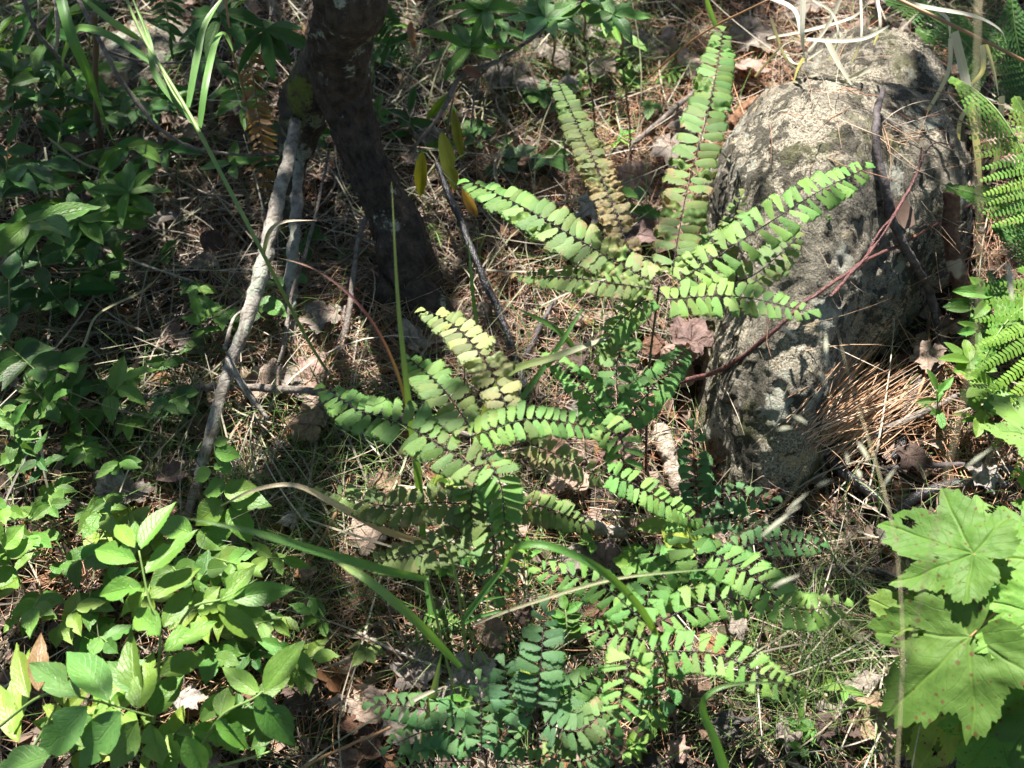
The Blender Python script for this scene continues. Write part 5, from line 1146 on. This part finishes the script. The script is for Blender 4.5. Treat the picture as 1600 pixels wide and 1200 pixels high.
# ------------------------------------------------------------------ simple once-cut ferns in shade (top)
def simple_fern(label, rach, hw, n_, color, shapes=ELL, wk=.34, br=0., name='fern'):
    Q = [P(*q) for q in rach]; L = Q[0].copy(); L.z = float(G(L.x, L.y)); rt = tag(empty(name, L), label, 'fern')
    add('rachis', tube_mesh('rachis', Q, [.0014, .001, .0005], M_gstem, k=6, origin=L, n=20), rt); C = spline(Q, 60)
    for q in range(n_):
        t = (q+.3)/n_; i_ = int(t*58); T = Vector(C[i_+1]-C[i_]).normalized()
        for sd in (-1, 1):
            S = Vector((0, -.2, 1)).cross(T).normalized()*sd; b = Vector(C[i_]); l = hw*pxm(b)*(1-.8*t**1.6)*(.7+.3*min(1, t*5))
            D = (S*.95+T*.3+Vector((0, 0, -.1))).normalized(); leaf_on(rt, L, b, b+D*l, None, shapes, jit(color, .1, br), name='pinna', wm=min(l*wk, .9*hw*pxm(b)*wk), nh=(0, -.3, 1), roll=.1)
    return rt
simple_fern('dark green ladder-like fern in shade left of the trunk at the top', [(255, -40, .25), (262, 30, .2), (272, 95, .12)], 36, 13, DG)
simple_fern('dark green ladder-like fern in shade right of the trunk at the top', [(590, 10, .18), (612, 50, .15), (640, 112, .08)], 34, 13, DG)
simple_fern('tiny yellow-green fernlet at the foot of the dark trunk', [(672, 350, .02), (682, 365, .03), (690, 388, .03)], 14, 9, OLIVE)
simple_fern('pale oak-lobed fern under grass stalks in the bottom shade', [(640, 1010, .02), (690, 985, .05), (730, 965, .06)], 26, 10, OLIVE, br=.2)
simple_fern('low green fern under the middle grass stalks', [(665, 960, .03), (705, 975, .05), (745, 990, .05)], 24, 10, MG)

# ------------------------------------------------------------------ lady fern (twice-cut)
def lacy(label, rach, Lp, n_, color, side=(-1, 1), start=0., taper=1.3, step=None, fwd=.35):
    Q = [P(*q) for q in rach]; L = Q[0].copy(); L.z = float(G(L.x, L.y)); rt = tag(empty('lady_fern', L), label, 'fern')
    add('rachis', tube_mesh('rachis', Q, [.0018, .0012, .0006], M_gstem, k=6, origin=L, n=24), rt); C = spline(Q, 100); r = random.Random(len(label))
    for q in range(n_):
        t = start+(1-start)*(q+.4)/n_; i_ = int(t*97); T = Vector(C[i_+1]-C[i_]).normalized()
        for sd in side:
            S = Vector((0, -.25, 1)).cross(T).normalized()*sd; b = Vector(C[i_]); l = Lp*pxm(b)*max(.10, (1-t**taper))*r.uniform(.92, 1.06)
            D = (S+T*fwd+Vector((0, 0, r.uniform(-.05, .02)))).normalized(); Nn = Vector((r.gauss(0, .1), -.35, 1)).normalized()
            m_ = max(4, int(l/.0045)); V = []; F = []; UV = []
            side2 = Nn.cross(D).normalized(); Nn = D.cross(side2)
            for u in range(m_):
                tt = (u+.5)/m_; c = D*(l*tt)+Vector((0, 0, -l*.12*tt*tt))+T*(l*.10*tt*tt); pl = .0085*(1-tt)**.6*min(1, .55+l*6)+.0012
                for s2 in (-1, 1):
                    d2 = (side2*s2+D*.30+Nn*r.uniform(-.25, .05)).normalized(); w2 = D*.0018
                    k0 = len(V); V += [c-w2*.8, c+d2*pl*.45-w2*1.05, c+d2*pl*.85-w2*.7, c+d2*pl*1.03, c+d2*pl*.8+w2*.8, c+d2*pl*.4+w2*1.0, c+w2*.8]
                    UV += [(tt, 0)]*7; F += [[k0, k0+1, k0+5, k0+6], [k0+1, k0+2, k0+4, k0+5], [k0+2, k0+3, k0+4, k0+4]]
            k0 = len(V); w3 = side2*.0005
            V += [-w3, w3, D*l+Vector((0, 0, -l*.12))+T*l*.1]; UV += [(0, 0)]*3
            me = bpy.data.meshes.new('pinna'); me.from_pydata([list(v) for v in V], [], [f if f[2] != f[3] else f[:3] for f in F]+[[k0, k0+1, k0+2]])
            ul = me.uv_layers.new(name='UVMap'); me.materials.append(M_fern)
            add('pinna', me, rt, Matrix.Translation(b-L), jit(color, .1))
random.seed(5)
lacy('bright lady fern frond arching from the right edge to a curled tip above the boulder', [(1640, 330, .20), (1600, 240, .24), (1560, 175, .25), (1520, 138, .25), (1486, 120, .24)], 88, 22, (.15, .30, .05), side=(1,), taper=1.15, fwd=.15)
lacy('second lady fern frond whose upper leaflets fill the right edge near the tall straw', [(1660, 260, .2), (1615, 200, .23), (1585, 150, .24)], 70, 12, (.15, .30, .05), side=(1, -1), taper=1.2)
lacy('lady fern frond pointing left with long lacy leaflets right of the boulder', [(1660, 375, .14), (1600, 335, .18), (1540, 308, .19), (1476, 290, .19)], 62, 20, (.12, .27, .05), taper=1.1, fwd=.5)
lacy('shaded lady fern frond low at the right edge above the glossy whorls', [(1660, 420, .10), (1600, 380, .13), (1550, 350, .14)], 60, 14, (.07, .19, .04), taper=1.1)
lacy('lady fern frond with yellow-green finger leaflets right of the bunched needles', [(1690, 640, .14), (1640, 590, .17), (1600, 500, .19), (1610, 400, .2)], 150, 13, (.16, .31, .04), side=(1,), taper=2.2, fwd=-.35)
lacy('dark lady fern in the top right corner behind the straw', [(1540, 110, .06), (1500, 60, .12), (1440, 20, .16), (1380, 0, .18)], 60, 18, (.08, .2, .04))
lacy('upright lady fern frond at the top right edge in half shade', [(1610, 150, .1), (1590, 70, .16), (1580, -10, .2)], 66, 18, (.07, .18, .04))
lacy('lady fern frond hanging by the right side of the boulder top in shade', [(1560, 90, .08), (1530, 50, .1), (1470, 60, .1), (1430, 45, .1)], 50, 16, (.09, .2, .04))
lacy('yellowish lady fern frond just right of the glossy whorl', [(1650, 470, .1), (1600, 480, .14), (1560, 520, .15), (1520, 600, .12)], 46, 18, (.15, .3, .05))

# ------------------------------------------------------------------ maple leaves at lower right
MP = [maple(1, 240, 16, M_maple, crumple=.08, holes=[(.72, -.10, .07, .05), (.3, .2, .02, .015)], wide=1.08), maple(2, 240, 16, M_maple, crumple=.10, wide=1.08, holes=[(.55, .30, .05, .03), (.7, -.2, .03, .05)]),
      maple(3, 240, 16, M_maple, crumple=.10, wide=.95, holes=[(.62, .05, .09, .05), (.72, .28, .05, .04), (.35, .45, .10, .06)]), maple(4, 240, 16, M_maple, crumple=.09, wide=1.0, holes=[(.40, -.38, .10, .05), (.55, -.22, .05, .04), (.28, -.30, .05, .03)])]
rt = tag(empty('maple_seedling', P(1600, 1040, 0)), 'maple seedling with big lobed insect-bitten leaves filling the lower right corner', 'seedling'); L = P(1600, 1040, 0)
hubs = [P(1600, 1060, .10), P(1580, 930, .20)]
add('stem', tube_mesh('stem', [L, hubs[0], hubs[1]], [.0022, .002, .0016], M_rstem, origin=L), rt)
def mleaf(me, bx, by, tx, ty, h0, h1, color, nh, hub=None, hh=None, sc=1., wsc=1.):
    b, t = P(bx, by, h0), P(tx, ty, h1); l = (t-b).length
    o = add('leaf', me, rt, frame(b-L, t-b, nh, l*sc, l*sc*wsc*.88, l*1.3), color)
    if hub is not None:
        q = P(*hub); add('petiole', tube_mesh('petiole', [q, (q+b)/2+Vector((0, 0, .004)), b], [.0012, .001, .0009], M_rstem, k=6, origin=L), rt)
MC = (.11, .22, .042)
mleaf(MP[0], 1522, 866, 1372, 810, .25, .22, MC+(.05,), (-.05, -.2, 1), (1583, 930, .20))
mleaf(MP[1], 1625, 880, 1490, 770, .22, .20, (.10, .23, .045, .05), (0, -.1, 1), (1583, 930, .20))
mleaf(MP[2], 1462, 972, 1350, 930, .19, .16, MC+(.15,), (-.1, -.2, 1), (1510, 1000, .16))
mleaf(MP[3], 1516, 995, 1378, 1125, .22, .15, MC+(.08,), (-.1, -.1, 1), (1583, 932, .20), wsc=1.15)
mleaf(MP[1], 1625, 960, 1532, 1020, .24, .22, (.14, .27, .05, .15), (.1, -.15, 1), None, wsc=1.2)
mleaf(MP[3], 1640, 1080, 1545, 1230, .16, .10, MC+(.05,), (.1, -.05, 1), None, wsc=1.3)
mleaf(MP[2], 1500, 1090, 1430, 1215, .11, .06, (.19, .28, .045, .3), (-.1, -.1, 1), (1600, 1060, .10), wsc=1.1)
mleaf(MP[0], 1590, 940, 1480, 900, .12, .10, (.07, .18, .04, .05), (0, 0, 1), (1583, 930, .15))
mleaf(MP[1], 1560, 1010, 1480, 1130, .08, .05, (.09, .2, .04, .1), (0, 0, 1), (1600, 1060, .10))
mleaf(MP[2], 1610, 1010, 1560, 1110, .2, .17, (.09, .21, .03, .12), (.1, 0, 1), (1600, 1060, .10))
mleaf(MP[1], 1470, 1110, 1400, 1180, .05, .04, (.16, .25, .035, .25), (0, 0, 1), (1600, 1060, .10))
mleaf(MP[3], 1560, 1130, 1500, 1215, .13, .1, (.11, .24, .035, .1), (0, -.1, 1), (1600, 1060, .10), wsc=1.2)
mleaf(MP[0], 1640, 690, 1555, 605, .24, .22, (.15, .30, .07, .05), (.1, -.2, 1), None, wsc=.8)
mleaf(MP[1], 1660, 800, 1590, 730, .2, .2, (.12, .26, .05, .05), (.1, -.2, 1), None, wsc=.8)

# ------------------------------------------------------------------ dead leaves: one object each
random.seed(99)
DL = [maple(30+s_, 72, 6, M_dry, crumple=c_, wide=w_) for s_, (c_, w_) in enumerate([(.35, .9), (.5, .8), (.45, 1.), (.6, .7), (.4, .85), (.7, .8), (.55, .6), (.3, 1.)])]
DLO = []
for s_ in range(3):
    e_ = elliptic('elliptic', 70+s_, M_dry); DLO.append(e_)
dl = [(1085, 510, 70, .05, 'purple-brown curled'), (1105, 490, 62, .06, 'grey-brown upright'), (1060, 560, 60, .03, 'pale pink-brown'), (1065, 590, 45, .02, 'crumpled pale'), (640, 520, 55, .01, 'flat grey'), (500, 500, 50, .01, 'brown-grey'),
      (180, 750, 50, .01, 'silvery crumpled'), (215, 760, 40, .01, 'grey-tan'), (275, 740, 50, .01, 'dark purple-brown'), (430, 590, 60, .01, 'pale tan'), (490, 575, 55, .01, 'pale pinkish'), (395, 590, 45, .01, 'tan'), (930, 865, 60, .015, 'dark purple-brown crumpled'),
      (880, 750, 70, .01, 'pale sunlit'), (850, 780, 50, .01, 'pink-grey'), (740, 1070, 65, .02, 'light grey curled'), (660, 1050, 60, .02, 'grey standing'), (700, 1085, 50, .01, 'brown-grey'), (555, 1095, 60, .01, 'pale grey sunlit'),
      (770, 985, 60, .015, 'pinkish-brown'), (920, 325, 50, .02, 'silver-grey'), (1010, 360, 60, .02, 'grey-purple'), (1000, 60, 50, .01, 'grey'), (1040, 70, 50, .01, 'pink-grey'), (1080, 100, 45, .01, 'pale brown'), (1180, 60, 50, .01, 'grey-brown'), (1170, 110, 55, .01, 'pinkish'),
      (930, 50, 45, .01, 'grey'), (1060, 190, 45, .01, 'grey-brown'), (980, 280, 50, .01, 'pink-brown'), (1350, 1070, 60, .01, 'brown-grey'), (1320, 1090, 55, .01, 'grey-brown'), (1370, 1120, 60, .01, 'tan'), (1300, 1130, 50, .01, 'dark brown'), (1400, 1170, 50, .01, 'pink-brown'),
      (1230, 1150, 40, .01, 'grey'), (1150, 1130, 50, .02, 'decayed black-grey'), (1340, 1150, 45, .01, 'brown'), (330, 660, 45, .01, 'brown'), (300, 540, 45, .01, 'tan-grey'), (230, 230, 50, .01, 'grey'), (300, 200, 45, .01, 'pale grey'), (390, 175, 50, .03, 'curled grey'),
      (860, 80, 50, .01, 'grey-brown'), (880, 130, 40, .01, 'silvery'), (940, 110, 45, .01, 'grey'), (1050, 240, 50, .01, 'grey-tan'), (840, 260, 45, .01, 'dark brown'), (800, 360, 45, .01, 'orange-brown'), (740, 20, 45, .01, 'pale grey'), (780, 110, 40, .01, 'grey-brown'),
      (1250, 10, 40, .01, 'grey'), (700, 180, 40, .01, 'dark brown'), (1450, 560, 40, .02, 'pale'), (1480, 500, 45, .01, 'pinkish-tan'), (1500, 470, 40, .01, 'white-grey'), (1550, 840, 45, .01, 'pink-brown'), (1520, 950, 45, .01, 'red-brown'), (1480, 870, 40, .01, 'brown-grey'),
      (1200, 1060, 40, .01, 'tan'), (1100, 1090, 45, .01, 'brown'), (1000, 1150, 45, .01, 'dark brown'), (640, 860, 45, .01, 'grey-tan'), (600, 760, 40, .01, 'tan'), (470, 660, 45, .01, 'tan'), (130, 500, 45, .01, 'brown'), (60, 440, 45, .01, 'pale tan'), (15, 590, 45, .01, 'pale sunlit'),
      (170, 400, 50, .01, 'grey-brown'), (250, 340, 50, .01, 'grey'), (330, 380, 45, .01, 'dark'), (120, 220, 45, .01, 'brown'), (500, 640, 40, .01, 'pale'), (960, 700, 45, .01, 'pink-brown'), (1000, 760, 45, .0, 'dark brown'), (1110, 760, 40, .0, 'red-brown'), (400, 940, 45, .01, 'dark brown'),
      (460, 1090, 50, .01, 'dark brown'), (640, 1130, 55, .01, 'grey-brown'), (560, 1170, 45, .01, 'dim brown'), (900, 1120, 45, .01, 'brown'), (890, 560, 45, .01, 'dark grey'), (860, 690, 45, .01, 'brown'), (1420, 60, 40, .01, 'grey'), (1170, 170, 50, .01, 'orange-brown'), (820, 130, 45, .01, 'grey')]
CN = {'purple': (.20, .14, .13), 'pink': (.36, .26, .22), 'grey': (.30, .27, .24), 'silver': (.42, .40, .38), 'pale': (.42, .34, .28), 'tan': (.34, .25, .17), 'brown': (.18, .12, .085), 'dark': (.10, .07, .06), 'orange': (.26, .14, .08), 'red': (.17, .095, .065), 'white': (.5, .47, .43), 'light': (.38, .35, .32), 'black': (.09, .085, .08), 'dim': (.16, .12, .09), 'flat': (.36, .32, .28)}
for _ in range(70):
    dl.append((random.uniform(10, 1590), random.uniform(10, 1190), random.uniform(22, 44), .012, random.choice(['grey-brown', 'pale tan', 'dark brown', 'pinkish-grey', 'silvery', 'brown', 'reddish-brown'])+' '+random.choice(['small', 'torn', 'curled', 'crumpled', 'flattened'])))
for (px, py, r_, h_, d_) in dl:
    key = next((k for k in ('purple', 'silver', 'white', 'pink', 'orange', 'red', 'black', 'dark', 'pale', 'light', 'grey', 'tan', 'brown', 'dim') if k in d_), 'grey')
    c_ = P(px, py, h_+.020); a = random.random()*6.28; r2 = r_*pxm(c_)*random.uniform(.95, 1.15)
    if onrock(np.array([c_.x]), np.array([c_.y]))[0]: continue
    tl = Vector((random.gauss(0, .3), random.gauss(-.05, .3), 1))
    ob = tag(add('dead_leaf', random.choice(DL if random.random() < .85 else DLO), None, frame(c_-Vector((math.cos(a), math.sin(a), 0))*r2*.4, (math.cos(a), math.sin(a), random.gauss(0, .15)), tl, r2, r2, r2*.8), CN[key]+(0,)),
             uniq(d_+' dead leaf', px, py), 'dead leaf', 'dead leaves on the ground')

# ------------------------------------------------------------------ unseen foliage, added to throw the dapples and dim the sky light
LIT = np.array([[.25,.2,.3,.3,.15,.1,.15,.3,.55,.4,.5,.5,.8,.8,.7,.6],[.2,.15,.2,.2,.1,.05,.1,.15,.3,.4,.6,.7,.9,.8,.6,.7],[.25,.4,.25,.1,.15,.05,.1,.3,.4,.4,.7,.9,1,.9,.3,.8],
 [.5,.5,.2,.15,.3,.1,.05,.5,.7,.6,.9,1,1,.8,.5,.8],[.3,.3,.2,.2,.5,.3,.2,.2,.8,.9,1,1,.8,.7,.7,.7],[.5,.3,.2,.3,.6,.8,.6,.8,.7,.8,.8,.9,.9,.8,.8,1],
 [.6,.4,.3,.4,.8,.9,.9,1,1,.9,.7,.7,.9,1,.9,1],[.5,.4,.4,.6,.7,.8,.8,.9,1,1,.6,.5,.9,.9,.9,.9],[.8,.9,.9,.7,.5,.4,.8,.8,.9,.9,.8,.8,.8,.7,1,1],
 [.9,1,1,.9,.4,.2,.5,.8,.8,1,1,1,.9,.5,.9,.9],[.9,1,1,.9,.3,.2,.4,.4,.5,.9,.9,.9,.6,.6,.8,.8],[1,1,.9,.9,.3,.2,.3,.3,.4,.6,.6,.7,.5,.5,.7,.7]])
LIT[6:9, 7:10] = 1.1; LIT[8:, :4] = 1.1; LIT[5:7, 12:14] = 1.1; LIT[2:4, 10:14] = 1.1; LIT[8:11, 9:12] = 1.05; LIT[:6, :5] *= .42; LIT[:6, 5:7] *= .55; LIT[0:3, 4:8] *= .6; LIT[9:, 4:8] *= .75; LIT[7:, 12:14] *= .9; LIT[:5, 14:] *= .85
def canopy(m, x0, x1, y0, y1, zlo, zhi, size, use_mask=True, keep_out=.0):
    x = rng.uniform(x0, x1, m); y = rng.uniform(y0, y1, m)      # points to be shaded, a little above the ground
    u, v = topx(x, y, .1)
    gi = np.clip((v/100).astype(int), 0, 11); gj = np.clip((u/100).astype(int), 0, 15); inside = (u > -40) & (u < 1640) & (v > -40) & (v < 1240)
    lit = np.where(inside, LIT[gi, gj], .25)
    u2, v2 = topx(x-SUND.x/SUND.z*-.2, y+SUND.y/SUND.z*.2, .3); l2 = LIT[np.clip((v2/100).astype(int), 0, 11), np.clip((u2/100).astype(int), 0, 15)]
    lit = np.where((u2 > -100) & (l2 >= .8), np.maximum(lit, l2+.08), lit)
    q = np.stack([x, y, x*0+zlo], -1); nz = fbm(q, 6.5, 4, 70, .62); rk = np.argsort(np.argsort(nz))/m      # clumps of leaves with gaps between
    keep = rng.random(m) < np.where(rk > lit**1.0+.03, .97, .04*(lit < .8))
    x, y = x[keep], y[keep]; z = rng.uniform(zlo, zhi, len(x)); s_ = (z-.1)/SUND.z
    return np.stack([x+SUND.x*s_, y+SUND.y*s_, z], -1)
def leafcloud(name, C, size, parent, L, col=(.07, .16, .04)):
    m = len(C); d = rng.normal(0, 1, (m, 3)); d[:, 2] *= .35; d /= np.linalg.norm(d, axis=1)[:, None]
    up = rng.normal(0, .45, (m, 3))+np.array([0, 0, 1]); s_ = np.cross(d, up); s_ /= np.linalg.norm(s_, axis=1)[:, None]; nn = np.cross(s_, d)
    l = rng.uniform(.6, 1.2, m)[:, None]*size; w = l*.55
    V = np.stack([C, C+d*l*.35+s_*w*.5+nn*l*.04, C+d*l*.75+s_*w*.36, C+d*l, C+d*l*.75-s_*w*.36, C+d*l*.35-s_*w*.5+nn*l*.04], 1).reshape(-1, 3)-np.array(L)
    b = (np.arange(m)*6)[:, None]; F = np.concatenate([b+np.array([0, 1, 2, 3]), b+np.array([0, 3, 4, 5])], 0)
    o = add(name, mesh(name, V, F, M_grass, col=np.repeat(pick([col], m, .3), 6, 0)), parent); o['kind'] = 'stuff'
    return o
C = canopy(14000, -1.2, 1.2, .2, 2.1, 1.6, 2.7, .06)
leafcloud('shade_crown', C, .055, root, tb)  # unseen leaves laid along sun rays, shaped to cast the wanted shade patches
for k_ in range(9):                                              # unseen limbs added to the dark trunk to carry that crown
    q = C[rng.integers(0, len(C))]; s0 = Vector(spline(T3, 40)[rng.integers(26, 38)])
    add('limb', tube_mesh('limb', [s0, (s0+Vector(q))/2+Vector((0, 0, .2)), Vector(q)], [.012, .008, .003], M_bark, k=8, origin=tb, n=16), root)
for k_, (tx, ty, r_, hh, nleaf, lab) in enumerate([(-4.3, 6.2, 2.0, 5.5, 6000, 'unseen young tree added beyond the top left to block sky light'), (1.2, 7.0, 2.2, 6.3, 8000, 'unseen tree added beyond the top to block sky light'), (3.4, 1.6, 1.6, 5., 8000, 'unseen slim tree added at the right to block sky light'),
                                          (-3.1, 1.0, 1.6, 5.5, 9000, 'unseen tree added at the left to block sky light'), (.3, -2.1, 2.1, 5.2, 9000, 'unseen tree added behind the viewer to block sky light')]):
    b = Vector((tx, ty, float(G(tx, ty)))); tr = tag(empty('tree', b), lab, 'tree')  # neighbour trees added out of view to lower the sky light
    add('trunk', tube_mesh('trunk', [b-Vector((0, 0, .1)), b+Vector((.05, 0, hh*.4)), b+Vector((-.1, .1, hh*.9))], [.09, .07, .02], M_bark, k=14, n=40, rough=.08, seed=k_, origin=b), tr)
    a = rng.normal(0, 1, (nleaf, 3)); a /= np.linalg.norm(a, axis=1)[:, None]; a *= (rng.random(nleaf)**.4)[:, None]*np.array([r_, r_, hh*.36])
    leafcloud('shade_crown', a+np.array([tx, ty, hh*.72]), .11, tr, b)
    for q in range(6):
        e = Vector(a[q]*.8)+Vector((tx, ty, hh*.72)); s0 = b+Vector((0, 0, hh*(.35+.08*q)))
        add('limb', tube_mesh('limb', [s0, (s0+e)/2, e], [.025, .015, .005], M_bark, k=7, origin=b, n=10), tr)
print('objects', len(bpy.data.objects), 'labels', len(USED))
